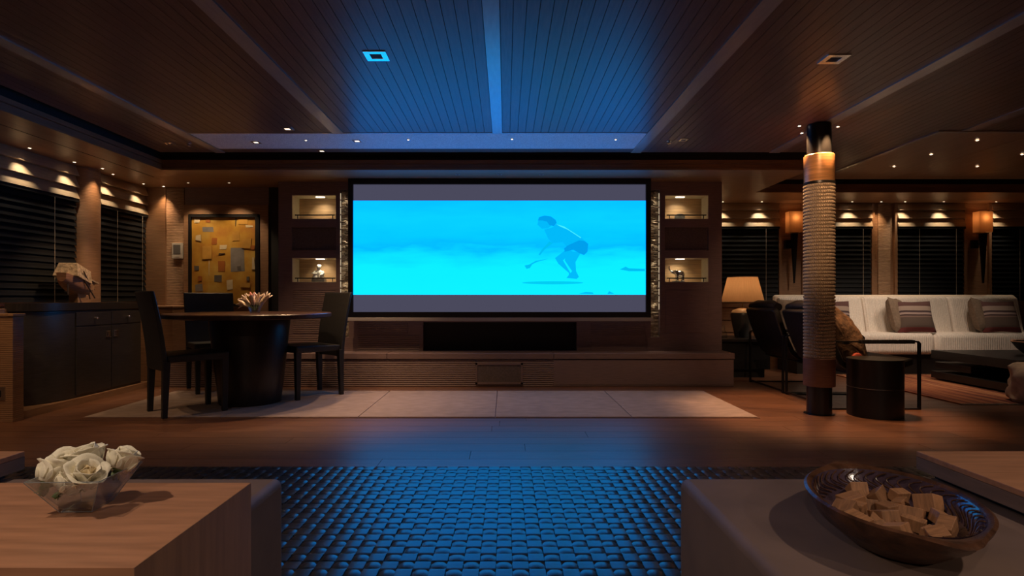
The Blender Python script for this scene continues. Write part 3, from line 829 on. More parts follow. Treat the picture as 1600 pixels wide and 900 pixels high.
for s_ in (-1, 1): m.ell((-.03, .028 * s_, .108), (.02, .007, .026)); m.tube([(-.06, .012 * s_, .1), (-.085, .015 * s_, .098)], [.005, .003], 6)
m.tube([(.062, 0, .1), (.07, 0, .07)], .004, 6)
m.build('figure', 'silver', t, remesh=.0045)
cx_, z0 = P(1063, 342, YB + .1)[0], Zn[0][0] + .004
t = thing('arched_plaque', 'dark grey arched plaque standing in the upper lounge-side niche', 'plaque', (cx_, YB + .12, z0))
arc = [(-.055, 0)] + [(-.055 * math.cos(PI * k / 12), .045 + .024 * math.sin(PI * k / 12)) for k in range(13)] + [(.055, 0)]
MB().extrude(arc, 'y', -.012, .012).build('slab', 'pewter', t, bevel=.002); box(-.06, .06, -.02, .02, 0, .006).build('foot', 'pewter', t)

# =================================================================== ART AND WALL DISPLAY
pn = thing('painting', 'yellow abstract painting of patches in a black frame behind the dining chairs', 'painting')
ax0, ax1, az0, az1 = -3.575, -2.845, .86, 1.845; ay = WL_Y - .03
f = MB(); f.box(ax0 - .03, ax1 + .03, ay - .03, ay + .03, az1, az1 + .03); f.box(ax0 - .03, ax1 + .03, ay - .03, ay + .03, az0 - .03, az0)
f.box(ax0 - .03, ax0, ay - .03, ay + .03, az0, az1); f.box(ax1, ax1 + .045, ay - .03, ay + .03, az0, az1); f.build('frame', 'frame_black', pn)
cv = box(-(ax1 - ax0) / 2, (ax1 - ax0) / 2, -.005, .005, -(az1 - az0) / 2, (az1 - az0) / 2).build('canvas', 'art_ground', pn, loc=((ax0 + ax1) / 2, ay, (az0 + az1) / 2))
PX0, PX1, PY0, PY1 = 220, 576, 402, 815   # in the zoomed crop
AP = [(278, 458, 340, 484, 'art_grey'), (434, 568, 512, 700, 'art_grey'), (472, 670, 492, 693, 'art_dark'), (344, 722, 388, 755, 'art_dark'), (330, 515, 360, 553, 'art_orange'),
      (374, 553, 414, 580, 'art_cream'), (364, 640, 405, 700, 'art_orange'), (414, 745, 446, 800, 'art_cream'), (448, 480, 485, 530, 'art_ochre'), (234, 668, 262, 692, 'art_dark'),
      (240, 770, 280, 808, 'art_grey'), (522, 445, 558, 458, 'art_cream'), (546, 558, 568, 580, 'art_orange'), (300, 412, 324, 430, 'art_orange'), (312, 640, 318, 720, 'art_cream'),
      (235, 410, 266, 432, 'art_cream'), (480, 410, 530, 440, 'art_ochre'), (256, 725, 275, 752, 'art_orange'), (460, 405, 466, 452, 'art_black'), (370, 598, 402, 605, 'art_black'),
      (526, 730, 538, 752, 'art_dark'), (490, 760, 545, 790, 'art_ochre'), (244, 500, 274, 530, 'art_cream'), (282, 560, 330, 630, 'art_ochre'), (555, 625, 570, 690, 'art_cream'), (500, 520, 550, 570, 'art_ochre')]
for i, (x0, y0, x1, y1, m_) in enumerate(AP):
    fx = lambda x: ((x - PX0) / (PX1 - PX0) - .5) * (ax1 - ax0)
    fz = lambda yy: (.5 - (yy - PY0) / (PY1 - PY0) * .87) * (az1 - az0)
    j = lambda: random.uniform(-.006, .006)
    q = [(fx(x0) + j(), fz(y1) + j()), (fx(x1) + j(), fz(y1) + j()), (fx(x1) + j(), fz(y0) + j()), (fx(x0) + j(), fz(y0) + j())]
    MB().extrude(q, 'y', -.006 - .0003 * i, -.004).build('patch', m_, cv)
dp = thing('wall_display', 'small white-rimmed control display on the grasscloth wall panel', 'display')
a = P(270, 404, WL_Y - .03); b = P(286, 380, WL_Y - .03)
box(a[0], b[0], WL_Y - .05, WL_Y - .02, a[2], b[2]).build('case', 'white_plastic', dp, bevel=.004)
box(a[0] + .018, b[0] - .018, WL_Y - .053, WL_Y - .049, a[2] + .05, b[2] - .02).build('glass', 'display_grey', dp)
for k in range(3): box(a[0] + .03 + k * .022, a[0] + .042 + k * .022, WL_Y - .054, WL_Y - .049, a[2] + .02, a[2] + .03).build('button', 'white_plastic', dp)

# =================================================================== SIDEBOARD AND SHIP
sb = thing('sideboard', 'black sideboard with a rounded end below the window blinds', 'sideboard', (0, 0, 0))
fx, bx_ = -3.75, -3.965
n = 14
cur = [(bx_ + (fx - bx_) * math.sin(PI / 2 * k / n) if False else bx_ - .02 + (fx - bx_ + .02) * math.sin(PI / 2 * k / n), 4.98 - .40 * math.cos(PI / 2 * k / n)) for k in range(n + 1)]
poly = [(bx_ - .02, 5.92)] + cur + [(fx, 5.92)]
MB().extrude(poly, 'z', .06, .815).build('body', 'ebony', sb, smooth=True)
pt = [(bx_ - .02, 5.93)] + [(x + .012, y_ - .012) for x, y_ in cur] + [(fx + .012, 5.93)]
MB().extrude(pt, 'z', .82, .885).build('worktop', 'ebony_flat', sb, smooth=True)
for k, (y0, y1) in enumerate(((5.02, 5.46), (5.47, 5.90))):
    d = box(fx, fx + .012, y0, y1, .68, .80).build('drawer', 'ebony', sb, bevel=.002)
    yc = (y0 + y1) / 2
    m = MB(); m.tube([(fx + .012, yc, .745), (fx + .035, yc, .745)], .007, 10); m.ell((fx + .038, yc, .745), (.008, .012, .010)); m.build('knob', 'chrome', d, smooth=True)
    d = box(fx, fx + .012, y0, y1, .08, .67).build('door', 'ebony', sb, bevel=.002)
    yh = y1 - .05 if k == 0 else y0 + .05
    MB().box(fx + .012, fx + .022, yh - .03, yh + .03, .56, .62).box(fx + .022, fx + .026, yh - .012, yh + .012, .565, .615).build('latch', 'chrome', d, bevel=.002)
sh = thing('model_ship', 'carved wooden model ship with thatched cabin on the black sideboard', 'model ship', (-3.90, 5.24, .885), 0)
sh.rotation_euler = (0, 0, math.radians(12))
box(-.04, .03, -.05, .10, 0, .085).build('stand', 'ship_block', sh)
box(-.03, .03, .10, .20, 0, .03).build('stand', 'ship_block', sh)
rs = []
for i in range(13):                     # hull lofted along local y, bow at -y high
    u = i / 12; yy = -.26 + .50 * u
    sheer = .232 - .10 * u + .10 * (u - .55) ** 2
    keel = .185 - .115 * min(1, u * 2.2) ** .7
    wd = .088 * math.sin(PI * min(1, .08 + u * .95)) ** .6 * (.75 if u > .9 else 1)
    ring = []
    for k in range(9):
        t_ = PI * k / 8; ring.append((wd * math.cos(t_), yy, sheer - (sheer - keel) * math.sin(t_) ** .7))
    rs.append(ring)
m = MB(); m.rings(rs, True, True); m.build('hull', 'ship_hull', sh, smooth=True)
R = Matrix.Translation((0, -.06, .235)) @ Matrix.Rotation(math.radians(-15), 4, 'X')
m = MB(); m.hexa([R @ Vector(p) for p in ((-.10, -.135, -.035), (.10, -.135, -.035), (.10, .13, -.035), (-.10, .13, -.035))], [R @ Vector(p) for p in ((-.072, -.12, .09), (.072, -.12, .09), (.072, .135, .09), (-.072, .135, .09))])
m.build('thatched_cabin', 'ship_thatch', sh, bevel=.003)
R2 = Matrix.Translation((0, .13, .165)) @ Matrix.Rotation(math.radians(-12), 4, 'X')
m = MB(); m.box(-.06, .06, -.05, .06, -.05, .03, R2); m.build('stern_cabin', 'ship_block', sh)
m = MB(); m.box(-.075, .075, -.07, .11, .03, .045, R2); m.build('stern_roof', 'ship_thatch', sh)
for (p, q) in (((.09, -.08, .21), (.12, .06, .04)), ((.09, .0, .2), (.10, -.10, .28)), ((0, .2, .14), (0, .25, .0)), ((.02, .17, .12), (.02, .28, .125)), ((.03, -.22, .2), (.03, -.215, .07))):
    MB().tube([p, q], .006, 6).build('oar', 'twig', sh)

# =================================================================== DINING SET
dt = thing('dining_table', 'round dark wooden dining table on a tapering drum base', 'table', (-2.255, 5.09, .010))
MB().lathe([(.665, .742), (.687, .750), (.687, .778), (.680, .785), (.0, .785)], 72).build('tabletop', 'table_wood', dt, smooth=True)
MB().lathe([(.255, 0), (.258, .02), (.335, .73), (.33, .742)], 48).build('base', 'table_base', dt, smooth=True)
ch = thing('dining_chair', 'black leather dining chair seen from behind in front of the sideboard', 'chair', (-2.57, 4.69, .010), math.radians(-45), 'leather dining chairs')
m = MB(); m.hexa([(-.215, -.215, .42), (.215, -.215, .42), (.225, .225, .42), (-.225, .225, .42)], [(-.22, -.22, .475), (.22, -.22, .475), (.23, .23, .485), (-.23, .23, .485)])
m.build('seat', 'black_leather', ch, bevel=.014, seg=3)
rs = []
for i in range(12):
    u = i / 11; z = .36 + .61 * u
    yb = -.215 - .022 * math.sin(u * PI * .5) - .075 * u ** 2; wdt = .222 + .012 * u; th = .040 - .012 * u; bow = .018
    rs.append([(-wdt, yb, z), (0, yb - bow, z), (wdt, yb, z), (wdt, yb - th, z), (0, yb - th - bow, z), (-wdt, yb - th, z)])
MB().rings(rs).build('backrest', 'black_leather', ch, smooth=True, bevel=.008, seg=2)
for (lx, ly) in ((-.195, .2), (.195, .2), (-.2, -.225), (.2, -.225)):
    t0 = .026; t1 = .019; dy = .0 if ly > 0 else -.012
    MB().hexa([(lx - t1, ly - t1 + dy, 0), (lx + t1, ly - t1 + dy, 0), (lx + t1, ly + t1 + dy, 0), (lx - t1, ly + t1 + dy, 0)],
              [(lx - t0, ly - t0, .43), (lx + t0, ly - t0, .43), (lx + t0, ly + t0, .43), (lx - t0, ly + t0, .43)]).build('leg', 'black_leather', ch, bevel=.004)


def dup(root, loc, rz, label):
    r = root.copy(); C.objects.link(r); r.location = loc; r.rotation_euler = (0, 0, rz); r['label'] = label
    for c in list(root.children):
        k = c.copy(); C.objects.link(k); k.parent = r
        for g_ in list(c.children):
            q = g_.copy(); C.objects.link(q); q.parent = k
    return r


dup(ch, (-2.90, 5.76, 0.010), math.radians(-142), 'black leather dining chair behind the table, in front of the yellow painting')
dup(ch, (-1.87, 5.44, .010), math.radians(137), 'black leather dining chair beside the projection screen')
# lily arrangement
lv = thing('lily_vase', 'small clear glass vase holding lilies on the round table', 'vase', (-2.185, 5.02, .795))
MB().lathe([(.035, 0), (.04, .004), (.055, .05), (.085, .095), (.082, .095), (.052, .052), (.034, .01), (0.001, .009)], 28, cap=False).build('bowl', 'glass', lv, smooth=True)


def petal_strip(L, wd, curl, n=6, pw=0.8):
    """curved tapering petal in local coordinates growing along +z and bending towards +x"""
    v = []; f_ = []
    for i in range(n + 1):
        u = i / n; a_ = curl * u
        z = L * (math.sin(a_) / curl if curl else u); x = L * ((1 - math.cos(a_)) / curl if curl else 0)
        hw = wd * math.sin(PI * min(.98, .12 + .86 * u)) ** pw
        cup = hw * .35
        for k, (yy, c_) in enumerate(((-hw, -cup), (0, 0), (hw, -cup))): v.append((x + c_, yy, z))
    for i in range(n):
        for k in range(2):
            a_ = i * 3 + k; f_.append((a_, a_ + 1, a_ + 4, a_ + 3))
    return v, f_


LY = [(-.075, .0, .10, -70, 15, .8), (-.045, -.03, .12, -38, -10, .7), (-.005, -.035, .12, -4, -20, .55), (.02, .0, .14, 8, 10, .7), (.055, -.01, .13, 42, 0, .35), (.035, .03, .13, 30, 25, .5), (-.03, .03, .13, -20, 25, .6)]
for i, (x, yy, z, tl, tb, op) in enumerate(LY):
    t = thing('lily', ['pale lily drooping over the vase rim towards the painting', 'pale lily opening at the front of the vase', 'pinkish half-closed lily in the middle of the vase',
                       'pale open lily at the top of the bunch', 'long pale lily leaning towards the screen', 'pale lily behind the long leaning one', 'pale lily at the back of the bunch'][i], 'flower',
              (-2.185 + x * .45, 5.02 + yy * .5, .795 + .05), 0, 'lilies in the glass vase')
    t.rotation_euler = (math.radians(-tb), math.radians(tl), 0)
    MB().tube([(0, 0, -.03), (0, 0, .03)], .004, 6).build('stem', 'leaf_green', t)
    for k in range(6):
        v, f_ = petal_strip(.115 if i != 4 else .14, .018, op * (1.3 if k % 2 else 1.0), 6)
        o = MB().add(v, f_).build('petal', 'petal_pink' if (i == 2 and k in (0, 5)) else 'petal_lily', t, smooth=True, loc=(0, 0, .025), rot=(0, 0, 2 * PI * k / 6 + i))
        solid(o, .0015)

# =================================================================== ROPE COLUMN
co = thing('column', 'round column wrapped in rope with copper head and dark metal foot', 'column', (2.515, 4.62, 0))
MB().lathe([(.092, 0), (.092, .235)], 48).build('foot', 'steel_dark', co, smooth=True)
MB().lathe([(.11, 0), (.11, .004), (.093, .006)], 48).build('floor_ring', 'steel_dark', co, smooth=True)
MB().lathe([(.114, .225), (.116, .228), (.116, .447), (.112, .45)], 48).build('leather_sleeve', 'strap_leather', co, smooth=True)
NT, pitch, z0 = 50, .0277, .45
rs = []; NTH = 264; SUB = 6
for i in range(NT * SUB + 1):
    fr = (i % SUB) / SUB; z = z0 + pitch * i / SUB
    prof = math.sqrt(max(0, 1 - (2 * fr - 1) ** 2)) if i % SUB else 0.0
    ring = []
    for k in range(NTH):
        th = 2 * PI * k / NTH
        tw = .5 + .5 * math.cos(44 * th + 2 * PI * fr * .8)
        r = .1035 + .0125 * prof * (.45 + .55 * tw)
        ring.append((r * math.cos(th), r * math.sin(th), z))
    rs.append(ring)
MB().rings(rs).build('rope_wrap', 'rope', co, smooth=True)
MB().lathe([(.113, 1.832), (.115, 1.834), (.115, 1.852), (.112, 1.854)], 48).build('dark_ring', 'steel_dark', co, smooth=True)
MB().lathe([(.110, 1.853), (.112, 1.857), (.112, 2.064), (.106, 2.07)], 48).build('copper_sleeve', 'copper', co, smooth=True)
MB().lathe([(.089, 2.068), (.089, ZC - .006)], 48).build('head', 'steel_dark', co, smooth=True)

# =================================================================== LOUNGE
dr = thing('drum_table', 'black cylindrical drum side table beside the rope column', 'side table', (2.92, 4.555, 0))
MB().lathe([(.19, 0), (.194, .004), (.194, .222), (.190, .226)], 56).build('lower_drum', 'ebony_black', dr, smooth=True)
MB().lathe([(.190, .228), (.194, .232), (.196, .435), (.198, .44), (.196, .450)], 56).build('upper_drum', 'ebony_black', dr, smooth=True)
m = MB(); m.rings([[(.195 * math.cos(a_), .195 * math.sin(a_), .2255) for a_ in [2 * PI * k / 56 for k in range(56)]], [(.195 * math.cos(a_), .195 * math.sin(a_), .2285) for a_ in [2 * PI * k / 56 for k in range(56)]]])
m.build('metal_band', 'brushed', dr, smooth=True)
ac = thing('lounge_chair', 'low black leather lounge chair with metal frame behind the drum table', 'armchair', (3.07, 5.165, 0), math.radians(-90), 'black lounge chairs')
HW, HL, AH = .375, .375, .57
for s_ in (-1, 1):
    x = HW * s_
    m = MB()
    m.box(x - .016, x + .016, -HL, -HL + .012, 0, AH - .02); m.box(x - .016, x + .016, HL - .012, HL, 0, AH - .02)
    m.box(x - .016, x + .016, -HL, HL, 0.0, .012)
    m.box(x - .016, x + .016, -HL + .02, HL - .02, AH - .012, AH)
    for e in (-1, 1): m.hexa([(x - .016, e * HL, AH - .02), (x + .016, e * HL, AH - .02), (x + .016, e * (HL - .012), AH - .02), (x - .016, e * (HL - .012), AH - .02)],
                             [(x - .016, e * (HL - .02), AH), (x + .016, e * (HL - .02), AH), (x + .016, e * (HL - .02), AH - .012), (x - .016, e * (HL - .02), AH - .012)])
    m.build('side_frame', 'steel_dark', ac)
    m = MB(); nn = 22
    for k in range(nn): m.box(x - .026, x + .026, -.12 + k * .02, -.12 + k * .02 + .017, AH - .022, AH + .008)
    m.build('arm_wrap', 'black_leather', ac)
m = MB(); m.box(-HW, HW, -HL, -HL + .012, .012, .03); m.box(-HW, HW, .20, .212, .30, .325); m.box(-HW, HW, -.20, -.19, .30, .325)
m.build('cross_rail', 'steel_dark', ac)
prof = [(-.425, .82), (-.405, .79), (-.365, .66), (-.315, .52), (-.255, .39), (-.16, .315), (-.02, .305), (.18, .335), (.34, .39), (.37, .385)]
rs = []
for i, (yy, z) in enumerate(prof):
    q = prof[min(i + 1, len(prof) - 1)]; p_ = prof[max(i - 1, 0)]
    d = Vector((q[0] - p_[0], q[1] - p_[1])).normalized(); nx, nz = -d.y, d.x; th = .03
    wd = .335 - (.03 if i in (0, len(prof) - 1) else 0)
    rs.append([(-wd, yy + nx * th, z + nz * th), (wd, yy + nx * th, z + nz * th), (wd, yy - nx * th, z - nz * th), (-wd, yy - nx * th, z - nz * th)])
MB().rings(rs).build('sling_seat', 'black_leather_soft', ac, smooth=True, bevel=.012, seg=2)
m = MB(); m.tube([(-.30, -.38, .835), (-.15, -.37, .85), (0, -.365, .845), (.15, -.37, .85), (.30, -.38, .835)], [.04, .055, .055, .055, .04], 14)
m.build('head_roll', 'black_leather_soft', ac, smooth=True)
for s_ in (-1, 1): box(s_ * .345 - .012, s_ * .345 + .012, -.25, -.20, .54, .565).build('strap', 'black_leather', ac)
dup(ac, (3.07, 5.985, 0), math.radians(-90), 'low black leather lounge chair with metal legs near the lamp table')
# throw over the near chair
th = thing('fur_throw', 'brown fur throw heaped over the lounge chair behind the drum table', 'throw', (3.12, 5.14, .345))
up_ = [(-.43, .50), (-.39, .525), (-.33, .51), (-.27, .475), (-.21, .44), (-.15, .40), (-.10, .345), (-.06, .27), (-.03, .18), (-.01, .09), (-.02, .02)]
lo_ = [(-.06, -.002), (-.16, .004), (-.23, .03), (-.285, .085), (-.325, .19), (-.375, .33), (-.43, .475)]
rs = []; NV = 40
for j in range(NV + 1):
    vv = j / NV * 2 - 1; tp = (1 - abs(vv) ** 5) * .55 + .45; ring = []
    for k, (x, z) in enumerate(up_):
        fo = .030 * math.sin(9 * vv + .5 * k) + .016 * math.sin(21 * vv - .9 * k) + .02 * math.sin(1.7 * k + 2 * vv)
        q = lo_[-1 - min(6, k * 7 // 11)]
        ring.append((q[0] + (x + fo * .8 - q[0]) * tp, vv * (.28 + .02 * math.sin(2 * k)) - .02, q[1] + (z + fo * .55 - q[1]) * tp))
    for x, z in lo_: ring.append((x, vv * .27 - .02, z))
    rs.append(ring)
MB().rings(rs).build('fur', 'throw_fur', th, smooth=True, sub=1)
rc = thing('red_cushion', 'small red cushion under the brown throw on the lounge chair', 'cushion', (2.955, 4.845, .35))
MB().ell((0, 0, .06), (.05, .03, .058)).build('cover', 'red_fabric', rc, smooth=True)
# lamp table and lamp
lt = thing('lamp_table', 'black box side table under the table lamp', 'side table', (0, 0, 0))
box(2.40, 3.08, 6.62, 7.25, .42, .455).build('top', 'ebony_flat', lt, bevel=.003); box(2.42, 3.06, 6.66, 7.22, .10, .42).build('body', 'ebony_black', lt); box(2.46, 3.02, 6.72, 7.2, 0, .10).build('plinth', 'black_panel', lt)
lp = thing('table_lamp', 'table lamp with dark jar base and glowing tan shade', 'lamp', (2.85, 6.93, .455))
MB().lathe([(.085, 0), (.09, .01), (.128, .20), (.138, .265), (.13, .295)], 40).build('base', 'lamp_ceramic', lp, smooth=True)
MB().lathe([(.13, .295), (.11, .325), (.05, .345), (.02, .35)], 40).build('cap', 'lamp_cap', lp, smooth=True)
MB().lathe([(.009, .35), (.009, .56)], 10).build('stem', 'brass', lp, smooth=True)
n = 96; m = MB()
m.rings([[((r + .002 * (k % 2)) * math.cos(2 * PI * k / n), (r + .002 * (k % 2)) * math.sin(2 * PI * k / n), z) for k in range(n)] for r, z in ((.243, .42), (.168, .725))], True, False)
o = m.build('shade', 'lamp_shade', lp)
m = MB(); m.rings([[(r * math.cos(2 * PI * k / 48), r * math.sin(2 * PI * k / 48), z) for k in range(48)] for r, z in ((.2445, .418), (.247, .418), (.2455, .426), (.243, .426))], True, False)
m.rings([[(r * math.cos(2 * PI * k / 48), r * math.sin(2 * PI * k / 48), z) for k in range(48)] for r, z in ((.168, .718), (.172, .718), (.170, .727), (.167, .727))], True, False)
m.build('shade_trim', 'pillow_tan', lp)
MB().ell((0, 0, .59), (.025, .025, .035)).build('bulb', 'led_soft', lp, smooth=True)
l = point('lamp_light', (0, 0, .60), 2.6, (1, .62, .32), .03); l.parent = lp
gl = thing('decanter', 'small clear glass decanter on the lamp table by the media wall', 'decanter', (2.575, 6.80, .455))
MB().lathe([(.035, 0), (.038, .01), (.036, .06), (.014, .09), (.014, .12), (.02, .125)], 20).build('bottle', 'glass', gl, smooth=True)
MB().ell((0, 0, .14), (.014, .014, .018)).build('stopper', 'glass', gl, smooth=True)
# sconces
for i, (px, nm) in enumerate(((1241, 'torch wall sconce with glowing square shade between lamp and rope column'), (1536, 'torch wall sconce with glowing square shade above the striped cushions'))):
    Y = 7.56; X = (px - VX) * Y / F
    t = thing('wall_sconce', nm, 'sconce', (X, Y, 0), 0, 'torch wall sconces')
    zt, zb = P(0, 331, Y)[2], P(0, 363, Y)[2]
    hw = .088
    m = MB(); m.rings([[(-hw, -.05, z), (hw, -.05, z), (hw, .06, z), (-hw, .06, z)] for z in (zb, zt)], True, False); m.build('shade', 'sconce_shade', t)
    m = MB(); m.hexa([(-.008, -.008, 1.12), (.008, -.008, 1.12), (.008, .008, 1.12), (-.008, .008, 1.12)], [(-.035, -.03, zb - .015), (.035, -.03, zb - .015), (.035, .03, zb - .015), (-.035, .03, zb - .015)])
    m.build('torch_stem', 'steel_dark', t); box(-.06, .06, -.035, .035, zb - .017, zb - .005).build('collar', 'brass', t)
    box(-.085, -.015, .05, .10, 1.58, 1.69).build('wall_bracket', 'steel_dark', t); box(-.05, 0.0, -.005, .06, 1.62, 1.64).build('arm', 'steel_dark', t)
    l = point('sconce_light', (0, 0, zt - .08), .22, (1, .50, .20), .02); l.parent = t
# sofa
so = thing('sofa', 'long off-white ribbed sofa with dark base along the lounge windows', 'sofa', (0, 0, 0))
box(3.55, 6.55, 7.02, 7.52, .0, .235).build('base', 'ebony_black', so)
for x0, x1 in ((3.5, 5.2), (5.2, 6.62)):
    box(x0 + .004, x1 - .004, 6.95, 7.34, .24, .50).build('seat_cushion', 'sofa_fabric', so, bevel=.055, seg=4, smooth=True)
for x0, x1 in ((3.5, 4.56), (4.56, 5.66), (5.66, 6.56)):
    m = MB(); m.hexa([(x0 + .004, 7.25, .46), (x1 - .004, 7.25, .46), (x1 - .004, 7.44, .46), (x0 + .004, 7.44, .46)], [(x0 + .004, 7.36, .945), (x1 - .004, 7.36, .945), (x1 - .004, 7.48, .945), (x0 + .004, 7.48, .945)])
    m.build('back_cushion', 'sofa_fabric', so, bevel=.04, seg=4, smooth=True)
box(3.48, 6.6, 7.44, 7.535, .25, .965).build('back_frame', 'sofa_plain', so, bevel=.035, seg=3, smooth=True)


def pillow(label, px, w_, h_, m_, tilt, yaw, Y=7.2, name='throw_pillow', roll=0, z=.50):
    X = (px - VX) * Y / F
    n_ = 10; v = []; f_ = []
    for sgn in (1, -1):
        for i in range(n_ + 1):
            for j in range(n_ + 1):
                a_, b_ = i / n_ * 2 - 1, j / n_ * 2 - 1
                th_ = .075 * ((1 - a_ ** 4) * (1 - b_ ** 4)) ** .5
                sc_ = 1 - .06 * (1 - abs(a_)) * abs(b_) ** 3 - .06 * (1 - abs(b_)) * abs(a_) ** 3
                v.append((a_ * w_ / 2 * sc_, sgn * th_, (b_ * h_ / 2) * sc_))
    o_ = (n_ + 1) ** 2
    for q in range(2):
        for i in range(n_):
            for j in range(n_):
                a_ = q * o_ + i * (n_ + 1) + j; f_.append((a_, a_ + 1, a_ + n_ + 2, a_ + n_ + 1))
    me = MB().add(v, f_)
    o = me.build(name, m_, None, smooth=True)
    o.location = (X, Y, z + h_ / 2 * .97); o.rotation_euler = (math.radians(tilt), math.radians(roll), math.radians(yaw))
    tag(o, label, 'pillow', 'cushions on the sofa')


pillow('tan cushion on the sofa between lamp and rope column', 1243, .44, .42, 'pillow_tan', -14, 8, 7.2)
pillow('striped cushion half hidden by the rope column', 1300, .44, .40, 'pillow_stripe', -16, -6, 7.12)
pillow('plain tan cushion leaning behind the middle striped cushion', 1402, .44, .44, 'pillow_tan', -14, 42, 7.20, roll=3)
pillow('striped cushion in the middle of the sofa', 1428, .45, .40, 'pillow_stripe', -18, -4, 7.07)
pillow('plain tan cushion leaning behind the cushion at the sofa end', 1530, .46, .44, 'pillow_tan', -14, 42, 7.20, roll=3)
pillow('striped cushion at the far end of the sofa', 1560, .46, .40, 'pillow_stripe', -18, -2, 7.07)
# striped rug, coffee table
rg = thing('striped_rug', 'flat-woven rug with orange and red stripes under the coffee table', 'rug', (5.37, 5.94, 0))
box(-1.43, 1.5, -.94, .92, 0, .012).build('weave', 'rug_stripe', rg)
box(-1.43, 1.5, -.965, -.94, 0, .010).build('edge_binding', 'pillow_tan', rg); 
ct = thing('coffee_table', 'low black coffee table of stacked slabs on the striped rug', 'coffee table', (0, 0, .012))
box(4.80, 6.35, 5.38, 6.5, .238, .328).build('top_slab', 'ebony_black', ct, bevel=.003)
box(4.83, 6.0, 5.98, 6.48, .128, .198).build('middle_slab', 'ebony_black', ct, bevel=.003)
box(4.80, 6.35, 5.38, 6.5, .02, .095).build('lower_slab', 'ebony_black', ct, bevel=.003)
for x, yy in ((5.0, 6.0), (5.04, 5.96), (5.9, 5.6), (5.9, 6.2)): box(x - .012, x + .012, yy - .012, yy + .012, .095, .225).build('post', 'steel_dark', ct)
box(4.95, 6.2, 5.5, 6.4, 0, .02).build('foot', 'black_panel', ct)
wb2 = thing('rough_bowl', 'rough dark wooden bowl on the coffee table', 'bowl', (5.36, 5.72, .340))
MB().lathe([(.12, 0), (.16, .01), (.24, .08), (.29, .15), (.28, .152), (.22, .09), (.12, .03), (.001, .028)], 40, cap=False, sy=.75).build('body', 'bowl_rough', wb2, smooth=True)
MB().lathe([(.275, .148), (.291, .150), (.289, .158), (.273, .156)], 40, cap=False, sy=.75).build('rim', 'bowl_rim', wb2, smooth=True)
for i, (x, yy, z) in enumerate(((-.05, -.03, .09), (.06, .03, .09), (.0, .07, .10), (.10, -.06, .10), (.02, -.01, .15), (-.12, .03, .12))):
    m = MB(); m.ell((0, 0, 0), (.06, .055, .05), None, 14, 9); o = m.build('wooden_ball', 'ball_wood', None, smooth=True, loc=(5.36 + x, 5.72 + yy, .340 + z))
    tag(o, 'brown rough ball heaped in the rough bowl on the coffee table', 'ball', 'balls in the rough bowl')
pf = thing('rock_stool', 'tan rough stone stool at the near edge of the striped rug', 'stool', (4.66, 5.02, 0.0125))
m = MB(); rs = []
for i in range(13):
    z = .34 * i / 12; base = .215 * (1 - .25 * abs(i / 12 - .45) ** 1.4) * (1 if 0 < i < 12 else .86)
    rs.append([(base * (1 + .10 * math.sin(3 * a_ + i * .5) + .06 * math.sin(7 * a_ - i)) * math.cos(a_), base * (1 + .10 * math.sin(3 * a_ + i * .5) + .06 * math.sin(7 * a_ - i)) * math.sin(a_), z) for a_ in [2 * PI * k / 28 for k in range(28)]])
m.rings(rs).build('boulder', 'rock', pf, smooth=True)

# =================================================================== WOVEN LEATHER MAT
mt = thing('woven_mat', 'dark woven leather mat reflecting the blue screen between the ottomans', 'mat', (0, 0, 0))
SXm, PS = -.425, .56; Y0 = 3.12; CELL = PS / 10
box(SXm - 4 * PS, SXm + 6 * PS, Y0 - 4 * PS, Y0, .0005, .006).build('backing', 'leather_mat_base', mt)


def strip(phase, lenw, ax):
    """one leather strip, ten cells long, going over and under; the strips along y show longer than those along x"""
    v = []; f_ = []; q = 8; n_ = 10 * q; hw = CELL / 2 * (.97 if ax == 'y' else .80); bias = .42 if ax == 'y' else -.42
    for i in range(n_ + 1):
        u = i / n_; s_ = math.sin(PI * (u * 10) + PI * phase) + bias
        s_ = max(-1, min(1, s_ * 2.2))
        z = .013 + .0026 * s_
        t_ = -PS / 2 + .003 + (PS - .006) * u
        for k in (-1, -.9, .9, 1):
            p_ = (t_, k * hw, z - (.0006 if abs(k) == 1 else 0))
            v.append(p_ if ax == 'x' else (p_[1], p_[0], p_[2]))
    for i in range(n_):
        for k in range(3):
            a_ = i * 4 + k; f_.append((a_, a_ + 1, a_ + 5, a_ + 4))
    return v, f_


SM = {}
for ax in 'xy':
    for ph in (0, 1):
        v, f_ = strip(ph if ax == 'x' else 1 - ph, CELL, ax); me = MB().add(v, f_).mesh('strip'); me.materials.append(M['leather_mat'])
        for p in me.polygons: p.use_smooth = True
        SM[ax, ph] = me
rest = MB()
cols = [0, -1, 1, -2, 2, 3, -3, 4, 5, -4]
for r_ in range(4):
    for c_ in cols:
        ox = SXm + PS * (c_ + .5); oy = Y0 - PS * (r_ + .5)
        part = c_ in (0, -1, 1, -2, 2) and r_ < 3
        for ax in 'xy':
            for k in range(10):
                off = -PS / 2 + CELL * (k + .5); lx, ly = (ox, oy + off) if ax == 'x' else (ox + off, oy)
                if part:
                    o = bpy.data.objects.new('leather_strip', SM[ax, k % 2]); C.objects.link(o); o.parent = mt; o.location = (lx, ly, 0)
                else:
                    me = SM[ax, k % 2]
                    rest.add([(q.co.x + lx, q.co.y + ly, q.co.z) for q in me.vertices], [tuple(p.vertices) for p in me.polygons])
rest.build('outer_strips', 'leather_mat', mt, smooth=True, kind='stuff')

